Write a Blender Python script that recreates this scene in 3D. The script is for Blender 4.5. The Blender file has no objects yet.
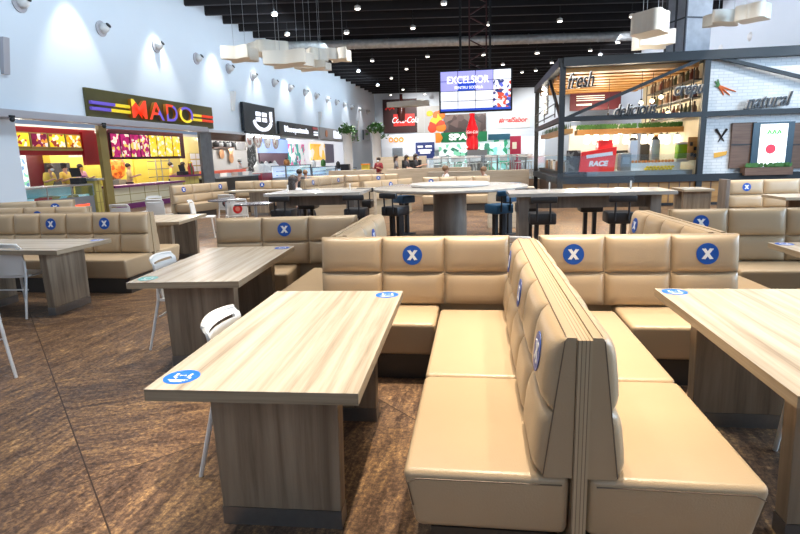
import bpy, bmesh, math, random
from mathutils import Vector, Matrix
random.seed(7)
PI = math.pi
C = bpy.context.scene.collection
SC = bpy.context.scene

# ------------------------------------------------------------------ camera numbers
F, YAW, PITCH, ROLL, EYE = 548.0, math.radians(8.1), math.radians(11.35), math.radians(1.7), 1.6
fw = Vector((-math.sin(YAW) * math.cos(PITCH), math.cos(YAW) * math.cos(PITCH), -math.sin(PITCH)))
rt = Vector((math.cos(YAW), math.sin(YAW), 0))
dn = fw.cross(rt)
rt2 = math.cos(ROLL) * rt + math.sin(ROLL) * dn
dn2 = -math.sin(ROLL) * rt + math.cos(ROLL) * dn
def ray(x, y): return rt2 * (x - 400) + dn2 * (y - 267) + fw * F
def at_z(x, y, z):
    d = ray(x, y); t = (z - EYE) / d.z
    return Vector((d.x * t, d.y * t, z))
def at_y(x, y, Y):
    d = ray(x, y); t = Y / d.y
    return Vector((d.x * t, Y, EYE + d.z * t))
LA, LB = -13.5, 0.042                     # left wall: X = LA + LB*Y
RA, RB = 13.6, -0.042                     # right wall
def at_lw(x, y, off=0.0):                 # (distance along wall, height) on a plane parallel to the left wall
    d = ray(x, y); t = (LA + off) / (d.x - LB * d.y)
    return d.y * t, EYE + d.z * t
def LW(s, off=0.0): return Vector((LA + off + LB * s, s, 0))
LROT = PI / 2 - math.atan(LB)

# ------------------------------------------------------------------ materials
def srgb(r, g, b):
    f = lambda c: (c / 255 / 12.92) if c <= 10 else ((c / 255 + 0.055) / 1.055) ** 2.4
    return (f(r), f(g), f(b), 1)
MATS = {}
def mat(name, col, rough=0.5, metal=0.0, noise=None, bump=0.0, bscale=60.0, emit=0.0, alpha=None, coat=0.0, ecol=None):
    if name in MATS: return MATS[name]
    m = bpy.data.materials.new(name); m.use_nodes = True
    nt = m.node_tree; p = nt.nodes['Principled BSDF']
    p.inputs['Base Color'].default_value = col
    p.inputs['Roughness'].default_value = rough
    p.inputs['Metallic'].default_value = metal
    if coat: p.inputs['Coat Weight'].default_value = coat
    if emit:
        p.inputs['Emission Color'].default_value = ecol or col
        p.inputs['Emission Strength'].default_value = emit
    tc = nt.nodes.new('ShaderNodeTexCoord')
    if noise:
        sc, amt = noise
        n = nt.nodes.new('ShaderNodeTexNoise'); n.inputs['Scale'].default_value = sc; n.inputs['Detail'].default_value = 4
        nt.links.new(tc.outputs['Object'], n.inputs['Vector'])
        mx = nt.nodes.new('ShaderNodeMix'); mx.data_type = 'RGBA'
        mx.inputs[6].default_value = tuple(c * (1 - amt) for c in col[:3]) + (1,)
        mx.inputs[7].default_value = tuple(min(1, c * (1 + amt)) for c in col[:3]) + (1,)
        nt.links.new(n.outputs['Fac'], mx.inputs[0]); nt.links.new(mx.outputs[2], p.inputs['Base Color'])
    if bump:
        n2 = nt.nodes.new('ShaderNodeTexNoise'); n2.inputs['Scale'].default_value = bscale
        nt.links.new(tc.outputs['Object'], n2.inputs['Vector'])
        b = nt.nodes.new('ShaderNodeBump'); b.inputs['Strength'].default_value = bump; b.inputs['Distance'].default_value = 0.01
        nt.links.new(n2.outputs['Fac'], b.inputs['Height']); nt.links.new(b.outputs['Normal'], p.inputs['Normal'])
    MATS[name] = m
    return m
def ramp(nt, stops):
    r = nt.nodes.new('ShaderNodeValToRGB'); e = r.color_ramp.elements
    e[0].position, e[0].color = stops[0]; e[1].position, e[1].color = stops[-1]
    for s in stops[1:-1]:
        q = e.new(s[0]); q.color = s[1]
    return r
def veneer(name, cols, scale, rough=0.35, dist=1.2):
    """wood veneer: noise stretched along one axis"""
    m = bpy.data.materials.new(name); m.use_nodes = True; nt = m.node_tree; p = nt.nodes['Principled BSDF']
    tc = nt.nodes.new('ShaderNodeTexCoord'); mp = nt.nodes.new('ShaderNodeMapping'); mp.inputs['Scale'].default_value = scale
    nt.links.new(tc.outputs['Object'], mp.inputs['Vector'])
    n = nt.nodes.new('ShaderNodeTexNoise'); n.inputs['Scale'].default_value = 1.0; n.inputs['Detail'].default_value = 7
    n.inputs['Roughness'].default_value = 0.65; n.inputs['Distortion'].default_value = dist * 0.3
    nt.links.new(mp.outputs['Vector'], n.inputs['Vector'])
    k = len(cols)
    r = ramp(nt, [(0.3 + 0.4 * i / (k - 1), c) for i, c in enumerate(cols)])
    nt.links.new(n.outputs['Fac'], r.inputs['Fac']); nt.links.new(r.outputs['Color'], p.inputs['Base Color'])
    p.inputs['Roughness'].default_value = rough
    MATS[name] = m
    return m
def bands(name, cols, axis, period, rough=0.5, widths=None, emit=0.0):
    """hard repeating bands along an object axis"""
    m = bpy.data.materials.new(name); m.use_nodes = True; nt = m.node_tree; p = nt.nodes['Principled BSDF']
    tc = nt.nodes.new('ShaderNodeTexCoord'); sp = nt.nodes.new('ShaderNodeSeparateXYZ')
    nt.links.new(tc.outputs['Object'], sp.inputs[0])
    d = nt.nodes.new('ShaderNodeMath'); d.operation = 'DIVIDE'; d.inputs[1].default_value = period
    nt.links.new(sp.outputs[axis], d.inputs[0])
    fr = nt.nodes.new('ShaderNodeMath'); fr.operation = 'FRACT'; nt.links.new(d.outputs[0], fr.inputs[0])
    w = widths or [i / len(cols) for i in range(len(cols))]
    r = ramp(nt, list(zip(w, cols)) if len(cols) > 1 else [(0, cols[0]), (1, cols[0])])
    r.color_ramp.interpolation = 'CONSTANT'
    nt.links.new(fr.outputs[0], r.inputs['Fac']); nt.links.new(r.outputs['Color'], p.inputs['Base Color'])
    p.inputs['Roughness'].default_value = rough
    if emit:
        nt.links.new(r.outputs['Color'], p.inputs['Emission Color']); p.inputs['Emission Strength'].default_value = emit
    MATS[name] = m
    return m
def blobs(name, cols, scale, emit=0.0, rough=0.4):
    """coarse patches of several colours: printed pictures, goods behind glass"""
    m = bpy.data.materials.new(name); m.use_nodes = True; nt = m.node_tree; p = nt.nodes['Principled BSDF']
    tc = nt.nodes.new('ShaderNodeTexCoord'); v = nt.nodes.new('ShaderNodeTexVoronoi'); v.inputs['Scale'].default_value = scale
    oi = nt.nodes.new('ShaderNodeObjectInfo'); va = nt.nodes.new('ShaderNodeVectorMath'); va.operation = 'ADD'
    nt.links.new(tc.outputs['Object'], va.inputs[0]); nt.links.new(oi.outputs['Location'], va.inputs[1]); nt.links.new(va.outputs[0], v.inputs['Vector'])
    sp = nt.nodes.new('ShaderNodeSeparateColor'); nt.links.new(v.outputs['Color'], sp.inputs[0])
    k = len(cols); r = ramp(nt, [(i / k, c) for i, c in enumerate(cols)]); r.color_ramp.interpolation = 'CONSTANT'
    nt.links.new(sp.outputs[0], r.inputs['Fac']); nt.links.new(r.outputs['Color'], p.inputs['Base Color'])
    p.inputs['Roughness'].default_value = rough
    if emit:
        nt.links.new(r.outputs['Color'], p.inputs['Emission Color']); p.inputs['Emission Strength'].default_value = emit
    MATS[name] = m
    return m
def glass(name, col=(0.9, 0.97, 1, 1), fac=0.14):
    m = bpy.data.materials.new(name); m.use_nodes = True; nt = m.node_tree
    nt.nodes.remove(nt.nodes['Principled BSDF']); out = nt.nodes['Material Output']
    t = nt.nodes.new('ShaderNodeBsdfTransparent'); t.inputs[0].default_value = col
    g = nt.nodes.new('ShaderNodeBsdfGlossy'); g.inputs['Roughness'].default_value = 0.05
    mx = nt.nodes.new('ShaderNodeMixShader'); mx.inputs[0].default_value = fac
    nt.links.new(t.outputs[0], mx.inputs[1]); nt.links.new(g.outputs[0], mx.inputs[2]); nt.links.new(mx.outputs[0], out.inputs[0])
    MATS[name] = m
    return m

LEATHER = mat('tan_leather', (0.46, 0.335, 0.205, 1), 0.36, noise=(3.0, 0.07), bump=0.12, bscale=140)
LEATHER_B = mat('tan_leather_body', (0.43, 0.315, 0.195, 1), 0.42, noise=(4.0, 0.08), bump=0.1, bscale=140)
CORE = bands('layered_board', [(0.46, 0.35, 0.22, 1), (0.20, 0.135, 0.08, 1), (0.50, 0.38, 0.24, 1), (0.17, 0.11, 0.065, 1), (0.43, 0.32, 0.20, 1)], 1, 0.026, 0.45, [0, 0.38, 0.5, 0.84, 0.93])
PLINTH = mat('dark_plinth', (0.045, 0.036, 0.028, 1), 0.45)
PIPING = mat('seam', (0.16, 0.11, 0.07, 1), 0.6)
TOPW = veneer('oak_top', [(0.31, 0.245, 0.175, 1), (0.45, 0.375, 0.285, 1), (0.54, 0.465, 0.365, 1), (0.61, 0.54, 0.44, 1)], (17, 0.6, 8), 0.27)
EDGEW = veneer('oak_edge', [(0.24, 0.18, 0.115, 1), (0.33, 0.255, 0.17, 1), (0.40, 0.315, 0.215, 1)], (1.2, 1.2, 60), 0.4)
LEGW = veneer('oak_leg', [(0.145, 0.10, 0.065, 1), (0.25, 0.185, 0.125, 1), (0.34, 0.26, 0.18, 1)], (13, 13, 0.8), 0.4)
BARTOP = veneer('grey_oak_top', [(0.30, 0.27, 0.24, 1), (0.42, 0.39, 0.35, 1), (0.52, 0.49, 0.45, 1)], (1.0, 9, 9), 0.22)
BARLEG = veneer('grey_oak_leg', [(0.13, 0.105, 0.085, 1), (0.20, 0.165, 0.135, 1), (0.27, 0.23, 0.19, 1)], (10, 10, 0.8), 0.4)
PALEW = veneer('pale_oak', [(0.38, 0.30, 0.21, 1), (0.48, 0.39, 0.28, 1), (0.56, 0.46, 0.34, 1)], (0.8, 0.8, 12), 0.45)
KICK = mat('brushed_metal', (0.30, 0.29, 0.28, 1), 0.33, 0.9, noise=(40, 0.1))
BLUE = mat('sticker_blue', srgb(8, 75, 165), 0.4)
BLUE2 = mat('sticker_bright_blue', srgb(20, 105, 205), 0.4)
WHITE = mat('white_print', (0.85, 0.85, 0.85, 1), 0.5)
PLASTIC = mat('white_plastic', (0.74, 0.72, 0.69, 1), 0.35)
BLACK = mat('black_vinyl', (0.012, 0.012, 0.014, 1), 0.4, bump=0.05)
DKBLUE = mat('blue_vinyl', (0.01, 0.06, 0.13, 1), 0.4)
BLKMETAL = mat('black_metal', (0.02, 0.02, 0.022, 1), 0.4, 0.3)
FRAME = mat('kiosk_steel', (0.006, 0.010, 0.014, 1), 0.5)
WALLW = mat('white_paint', (0.70, 0.75, 0.80, 1), 0.7, noise=(0.6, 0.03))
GREYTRIM = mat('grey_trim', (0.42, 0.40, 0.42, 1), 0.5)
STEEL = mat('stainless', (0.5, 0.51, 0.53, 1), 0.3, 0.8, noise=(6, 0.15))
CEIL = mat('dark_ceiling', (0.012, 0.009, 0.009, 1), 0.8, noise=(3, 0.3))
GOLD = mat('gold_panel', (0.50, 0.38, 0.10, 1), 0.4, noise=(2, 0.15))
YELLOW = mat('yellow_panel', (0.78, 0.60, 0.08, 1), 0.45, noise=(2, 0.1))
RED = mat('red_panel', (0.45, 0.012, 0.015, 1), 0.35, noise=(1.5, 0.2))
DKRED = mat('dark_red_panel', (0.10, 0.012, 0.016, 1), 0.4)
PURPLE = mat('purple_panel', (0.16, 0.02, 0.12, 1), 0.4)
GLASS = glass('clear_glass'); ACRYL = glass('clear_acrylic', (0.97, 0.985, 1, 1), 0.05)
GREEN = mat('leaf_green', (0.05, 0.16, 0.03, 1), 0.6, noise=(8, 0.4))
ORANGEWOOD = veneer('warm_wood', [(0.30, 0.14, 0.035, 1), (0.44, 0.22, 0.06, 1), (0.52, 0.28, 0.09, 1)], (0.8, 6, 6), 0.45)
DKWOOD = veneer('dark_plank', [(0.09, 0.045, 0.028, 1), (0.14, 0.075, 0.045, 1), (0.19, 0.105, 0.065, 1)], (0.9, 6, 14), 0.5)
LAMPW = mat('lamp_glow', (1, 0.93, 0.8, 1), 0.5, emit=9.0)
LAMPC = mat('cool_lamp_glow', (0.9, 0.95, 1, 1), 0.5, emit=9.0)
SKIN = mat('skin', (0.52, 0.30, 0.21, 1), 0.5)
HAIRD = mat('dark_hair', (0.035, 0.02, 0.013, 1), 0.5)
HAIRB = mat('fair_hair', (0.22, 0.12, 0.06, 1), 0.5)
TROUS = mat('dark_trousers', (0.03, 0.03, 0.04, 1), 0.7)

# ------------------------------------------------------------------ mesh builder
class MB:
    def __init__(self): self.b = bmesh.new()
    def _add(self, verts, faces):
        vs = [self.b.verts.new(v) for v in verts]
        out = []
        for f in faces:
            try: out.append(self.b.faces.new([vs[i] for i in f]))
            except ValueError: pass
        return vs, out
    def box(self, c, s, rz=0.0, bev=0.0, seg=2, rx=0.0, ry=0.0):
        M = Matrix.Translation(c) @ Matrix.Rotation(rz, 4, 'Z') @ Matrix.Rotation(ry, 4, 'Y') @ Matrix.Rotation(rx, 4, 'X')
        v = [M @ Vector((s[0] / 2 * i, s[1] / 2 * j, s[2] / 2 * k)) for i in (-1, 1) for j in (-1, 1) for k in (-1, 1)]
        vs, fs = self._add(v, [(0, 1, 3, 2), (4, 6, 7, 5), (0, 4, 5, 1), (2, 3, 7, 6), (0, 2, 6, 4), (1, 5, 7, 3)])
        if bev:
            es = list({e for f in fs for e in f.edges})
            bmesh.ops.bevel(self.b, geom=es, offset=bev, segments=seg, profile=0.5, affect='EDGES')
        return self
    def hexa(self, v, bev=0.0, seg=3):
        """8 corners: bottom 4 then top 4, counter-clockwise"""
        vs, fs = self._add(v, [(3, 2, 1, 0), (4, 5, 6, 7), (0, 1, 5, 4), (1, 2, 6, 5), (2, 3, 7, 6), (3, 0, 4, 7)])
        if bev:
            es = list({e for f in fs for e in f.edges})
            bmesh.ops.bevel(self.b, geom=es, offset=bev, segments=seg, profile=0.5, affect='EDGES')
        return self
    def prism(self, pts, a, b, axis='x'):
        """polygon pts (u,v) swept along axis from a to b. x: (y,z); y: (x,z); z: (x,y)"""
        mk = {'x': lambda t, u, v: (t, u, v), 'y': lambda t, u, v: (u, t, v), 'z': lambda t, u, v: (u, v, t)}[axis]
        n = len(pts)
        self._add([mk(a, *p) for p in pts] + [mk(b, *p) for p in pts],
                  [tuple(range(n)), tuple(range(2 * n - 1, n - 1, -1))] + [(i, (i + 1) % n, n + (i + 1) % n, n + i) for i in range(n)])
        return self
    def tube(self, pts, r, seg=8, r2=None):
        pts = [Vector(p) for p in pts]; rings = []
        for i, p in enumerate(pts):
            d = (pts[min(i + 1, len(pts) - 1)] - pts[max(i - 1, 0)]).normalized()
            u = d.cross(Vector((0, 0, 1)) if abs(d.z) < 0.95 else Vector((1, 0, 0))).normalized(); w = d.cross(u)
            rr = r if r2 is None else r + (r2 - r) * i / (len(pts) - 1)
            rings.append([self.b.verts.new(p + u * rr * math.cos(2 * PI * k / seg) + w * rr * math.sin(2 * PI * k / seg)) for k in range(seg)])
        for a, c in zip(rings, rings[1:]):
            for k in range(seg): self.b.faces.new((a[k], a[(k + 1) % seg], c[(k + 1) % seg], c[k]))
        self.b.faces.new(rings[0][::-1]); self.b.faces.new(rings[-1])
        return self
    def lathe(self, prof, c=(0, 0, 0), seg=24, sx=1, sy=1):
        rings = [[self.b.verts.new((c[0] + sx * r * math.cos(2 * PI * k / seg), c[1] + sy * r * math.sin(2 * PI * k / seg), c[2] + z)) for k in range(seg)] for r, z in prof]
        for a, d in zip(rings, rings[1:]):
            for k in range(seg): self.b.faces.new((a[k], a[(k + 1) % seg], d[(k + 1) % seg], d[k]))
        self.b.faces.new(rings[0][::-1]); self.b.faces.new(rings[-1])
        return self
    def ball(self, c, r, seg=12):
        r = r if isinstance(r, (tuple, list)) else (r, r, r)
        bmesh.ops.create_uvsphere(self.b, u_segments=seg, v_segments=max(6, seg * 2 // 3), radius=1.0,
                                  matrix=Matrix.Translation(c) @ Matrix.Diagonal((r[0], r[1], r[2], 1)))
        return self
    def pad(self, x0, x1, z0, z1, yf, s, t, nu=12, nv=10):
        """upholstered pillow panel bulging towards s*y from the leaning face yf(z)"""
        g = []
        for j in range(nv + 1):
            v = math.sin(PI / 2 * (2 * j / nv - 1)); row = []
            for i in range(nu + 1):
                u = math.sin(PI / 2 * (2 * i / nu - 1))
                h = max(0.0, (1 - abs(u) ** 7) * (1 - abs(v) ** 5)) ** 0.55
                z = (z0 + z1) / 2 + v * (z1 - z0) / 2; x = (x0 + x1) / 2 + u * (x1 - x0) / 2
                row.append(self.b.verts.new((x, s * (yf(z) + t * h), z)))
            g.append(row)
        for j in range(nv):
            for i in range(nu):
                q = (g[j][i], g[j][i + 1], g[j + 1][i + 1], g[j + 1][i])
                self.b.faces.new(q if s < 0 else q[::-1])
        bk = [self.b.verts.new((x, s * (yf(z) - 0.01), z)) for x, z in ((x0, z0), (x1, z0), (x1, z1), (x0, z1))]
        self.b.faces.new(bk if s > 0 else bk[::-1])
        edges = [([g[0][i] for i in range(nu + 1)], bk[0], bk[1]), ([g[nv][i] for i in range(nu, -1, -1)], bk[2], bk[3]),
                 ([g[j][0] for j in range(nv, -1, -1)], bk[3], bk[0]), ([g[j][nu] for j in range(nv + 1)], bk[1], bk[2])]
        for vs, a, c in edges:
            f = vs + [c, a]
            self.b.faces.new(f[::-1] if s < 0 else f)
        return self
    def build(self, name, m, parent=None, smooth=False, auto=None, fix=False):
        if fix: bmesh.ops.recalc_face_normals(self.b, faces=self.b.faces)
        me = bpy.data.meshes.new(name); self.b.to_mesh(me); self.b.free()
        if smooth:
            for p in me.polygons: p.use_smooth = True
            if auto: me.set_sharp_from_angle(angle=math.radians(auto))
        o = bpy.data.objects.new(name, me); C.objects.link(o)
        me.materials.append(m)
        if parent: o.parent = parent
        return o
def tag(o, label, cat, group=None, kind=None):
    if label: o['label'] = label
    if cat: o['category'] = cat
    if group: o['group'] = group
    if kind: o['kind'] = kind
    return o
def thing(name, label, cat, loc=(0, 0, 0), rz=0.0, group=None):
    o = bpy.data.objects.new(name, None); C.objects.link(o); o.empty_display_size = 0.1
    o.location = loc; o.rotation_euler = (0, 0, rz)
    return tag(o, label, cat, group)
def dup(root, loc, rz, label, group=None):
    r = root.copy(); C.objects.link(r); r.location = loc; r.rotation_euler = (0, 0, rz); r['label'] = label
    if group: r['group'] = group
    for ch in list(root.children):
        c = ch.copy(); C.objects.link(c); c.parent = r
        for g in ch.children:
            d = g.copy(); C.objects.link(d); d.parent = c
    return r
def struct(o):
    o['kind'] = 'structure'; return o
def text(s, size, m, name, parent=None, ext=0.01, loc=(0, 0, 0), shear=0.0, sx=1.0, center=True, bold=0.0, rx=PI / 2):
    cu = bpy.data.curves.new(name, 'FONT'); cu.body = s; cu.size = size; cu.extrude = ext; cu.shear = shear; cu.offset = bold
    cu.align_x = 'CENTER' if center else 'LEFT'; cu.align_y = 'CENTER'
    tmp = bpy.data.objects.new(name + '_tmp', cu); C.objects.link(tmp)
    bpy.context.view_layer.update()
    me = bpy.data.meshes.new_from_object(tmp.evaluated_get(bpy.context.evaluated_depsgraph_get()))
    bpy.data.objects.remove(tmp); bpy.data.curves.remove(cu)
    me.transform(Matrix.Translation(loc) @ Matrix.Rotation(rx, 4, 'X') @ Matrix.Diagonal((sx, 1, 1, 1)))
    me.materials.clear(); me.materials.append(m)
    o = bpy.data.objects.new(name, me); C.objects.link(o)
    if parent: o.parent = parent
    return o
def simple(name, label, cat, m, c, s, rz=0.0, group=None, bev=0.0):
    """one-mesh thing, box based, origin at its base centre"""
    o = MB().box((0, 0, s[2] / 2), s, bev=bev).build(name, m); o.location = c; o.rotation_euler = (0, 0, rz)
    return tag(o, label, cat, group)

# ------------------------------------------------------------------ the setting
FV = 84
def floor_mat():
    m = bpy.data.materials.new('brown_stone'); m.use_nodes = True; nt = m.node_tree; p = nt.nodes['Principled BSDF']; L = nt.links.new
    tc = nt.nodes.new('ShaderNodeTexCoord')
    rot = nt.nodes.new('ShaderNodeMapping'); rot.inputs['Rotation'].default_value = (0, 0, math.radians(-45)); rot.inputs['Location'].default_value = (-.24, .35, 0); L(tc.outputs['Object'], rot.inputs['Vector'])
    br = nt.nodes.new('ShaderNodeTexBrick'); br.inputs['Scale'].default_value = 1.0; br.inputs['Brick Width'].default_value = 1.7; br.inputs['Row Height'].default_value = 1.7
    br.inputs['Mortar Size'].default_value = 0.004; br.offset = 0.0
    br.inputs['Color1'].default_value = (0, 0, 0, 1); br.inputs['Color2'].default_value = (1, 1, 1, 1); br.inputs['Mortar'].default_value = (0.5, 0.5, 0.5, 1)
    L(rot.outputs['Vector'], br.inputs['Vector'])
    off = nt.nodes.new('ShaderNodeVectorMath'); off.operation = 'MULTIPLY_ADD'; off.inputs[1].default_value = (3.7, 5.1, 0)
    L(br.outputs['Color'], off.inputs[0]); 
    gt = nt.nodes.new('ShaderNodeMath'); gt.operation = 'GREATER_THAN'; gt.inputs[1].default_value = 0.62; L(br.outputs['Color'], gt.inputs[0])
    an = nt.nodes.new('ShaderNodeMath'); an.operation = 'MULTIPLY_ADD'; an.inputs[1].default_value = math.radians(62); an.inputs[2].default_value = math.radians(-FV); L(gt.outputs[0], an.inputs[0])
    vr = nt.nodes.new('ShaderNodeVectorRotate'); vr.rotation_type = 'Z_AXIS'; L(tc.outputs['Object'], vr.inputs['Vector']); L(an.outputs[0], vr.inputs['Angle'])
    mp = nt.nodes.new('ShaderNodeMapping'); mp.inputs['Scale'].default_value = (0.9, 3.6, 1)
    L(vr.outputs[0], mp.inputs['Vector']); L(mp.outputs['Vector'], off.inputs[2])
    n1 = nt.nodes.new('ShaderNodeTexNoise'); n1.inputs['Scale'].default_value = 1.2; n1.inputs['Detail'].default_value = 10; n1.inputs['Roughness'].default_value = 0.7; n1.inputs['Distortion'].default_value = 0.9
    L(off.outputs[0], n1.inputs['Vector'])
    n3 = nt.nodes.new('ShaderNodeTexNoise'); n3.inputs['Scale'].default_value = 7.0; n3.inputs['Detail'].default_value = 6; n3.inputs['Roughness'].default_value = 0.75; n3.inputs['Distortion'].default_value = 0.5
    L(off.outputs[0], n3.inputs['Vector'])
    n2 = nt.nodes.new('ShaderNodeTexNoise'); n2.inputs['Scale'].default_value = 42; n2.inputs['Detail'].default_value = 6; n2.inputs['Roughness'].default_value = 0.8; L(tc.outputs['Object'], n2.inputs['Vector'])
    def mad(src, k, add=None):
        q = nt.nodes.new('ShaderNodeMath'); q.operation = 'MULTIPLY_ADD'; q.inputs[1].default_value = k; q.inputs[2].default_value = 0; L(src, q.inputs[0])
        if add is not None: L(add, q.inputs[2])
        return q.outputs[0]
    class _A: pass
    ad = _A(); ad.outputs = [mad(n2.outputs['Fac'], .42, mad(n3.outputs['Fac'], .30, mad(n1.outputs['Fac'], .28)))]
    r = ramp(nt, [(0.405, (0.026, 0.014, 0.008, 1)), (0.46, (0.080, 0.046, 0.029, 1)), (0.505, (0.14, 0.083, 0.051, 1)), (0.55, (0.27, 0.158, 0.076, 1)), (0.61, (0.55, 0.34, 0.15, 1))])
    L(ad.outputs[0], r.inputs['Fac'])
    mx = nt.nodes.new('ShaderNodeMix'); mx.data_type = 'RGBA'; mx.inputs[7].default_value = (0.035, 0.02, 0.012, 1)
    L(br.outputs['Fac'], mx.inputs[0]); L(r.outputs['Color'], mx.inputs[6]); L(mx.outputs[2], p.inputs['Base Color'])
    rr = nt.nodes.new('ShaderNodeMapRange'); rr.inputs[3].default_value = 0.26; rr.inputs[4].default_value = 0.55; p.inputs['Specular IOR Level'].default_value = 0.3; L(n1.outputs['Fac'], rr.inputs[0]); L(rr.outputs[0], p.inputs['Roughness'])
    b = nt.nodes.new('ShaderNodeBump'); b.inputs['Strength'].default_value = 0.25; b.inputs['Distance'].default_value = 0.01; L(ad.outputs[0], b.inputs['Height']); L(b.outputs[0], p.inputs['Normal'])
    return m
struct(MB().box((0, 32, -0.1), (44, 76, 0.2)).build('floor', floor_mat()))
HZ = 8.1
FARY = 61.0
def wall_slab(name, p0, p1, th, h):
    d = (p1 - p0); n = Vector((-d.y, d.x, 0)).normalized() * th
    mb = MB(); mb.hexa([p0, p1, p1 + n, p0 + n] + [v + Vector((0, 0, h)) for v in (p0, p1, p1 + n, p0 + n)])
    return struct(mb.build(name, WALLW, fix=True))
# left wall, opened where the shops are: upper band + solid end by the camera
def left_piece(name, s0, s1, z0, z1, m=WALLW, off0=-0.3, off1=0.0):
    a, b, c, d = LW(s0, off1), LW(s1, off1), LW(s1, off0), LW(s0, off0)
    mb = MB(); mb.hexa([Vector((v.x, v.y, z0)) for v in (a, d, c, b)] + [Vector((v.x, v.y, z1)) for v in (a, d, c, b)])
    return struct(mb.build(name, m, fix=True))
left_piece('wall_left', -6, FARY, 3.02, 9.2)
left_piece('wall_left_end', -6, 14.35, 0, 3.02)
left_piece('wall_left_rear', 50.5, FARY, 0, 3.02)
left_piece('wall_left_shopback', 14.3, 50.5, 0, 3.3, mat('shop_back_paint', (0.62, 0.58, 0.55, 1), 0.7), -5.2, -5.0)
wall_slab('wall_right', Vector((RA + RB * FARY, FARY, 0)), Vector((RA + RB * -6, -6, 0)), -0.3, 9.2)
wall_slab('wall_back', Vector((-13, FARY, 0)), Vector((13, FARY, 0)), 0.3, 9.2)
wall_slab('wall_rear', Vector((-15, -6, 0)), Vector((15, -6, 0)), -0.3, 9.2)
# ceiling deck with its ribs
mb = MB(); mb.box((0, 28, 9.3), (34, 70, 0.2))
RR = math.radians(8)
for k in range(36): mb.box((0, 2 + k * 1.7, 8.75), (34, 0.14, 0.9), rz=RR)
struct(mb.build('ceiling', CEIL))
# thin pale edges on the ribs and one big duct of foil
mb = MB()
for k in range(36): mb.box((0, 2 + k * 1.7, 8.29), (34, 0.05, 0.03), rz=RR)
struct(mb.build('trim_1', mat('rib_edge', (0.05, 0.04, 0.045, 1), 0.5)))
duct = thing('air_duct', 'long silvery insulated air duct across the dark ceiling', 'air duct', (-1, 33.5, 8.0), RR)
MB().tube([(-10.5, 0, 0), (12.5, 0, 0)], 0.26, 12).build('duct_pipe', mat('foil', (0.5, 0.5, 0.48, 1), 0.5, 0.4, noise=(5, 0.5), bump=0.6, bscale=9), duct, True, 40)
mb = MB()
for k in range(12): MB().tube([(-10 + 2 * k, 0, 0), (-9.96 + 2 * k, 0, 0)], 0.28, 12).build('duct_band', STEEL, duct)

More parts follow.
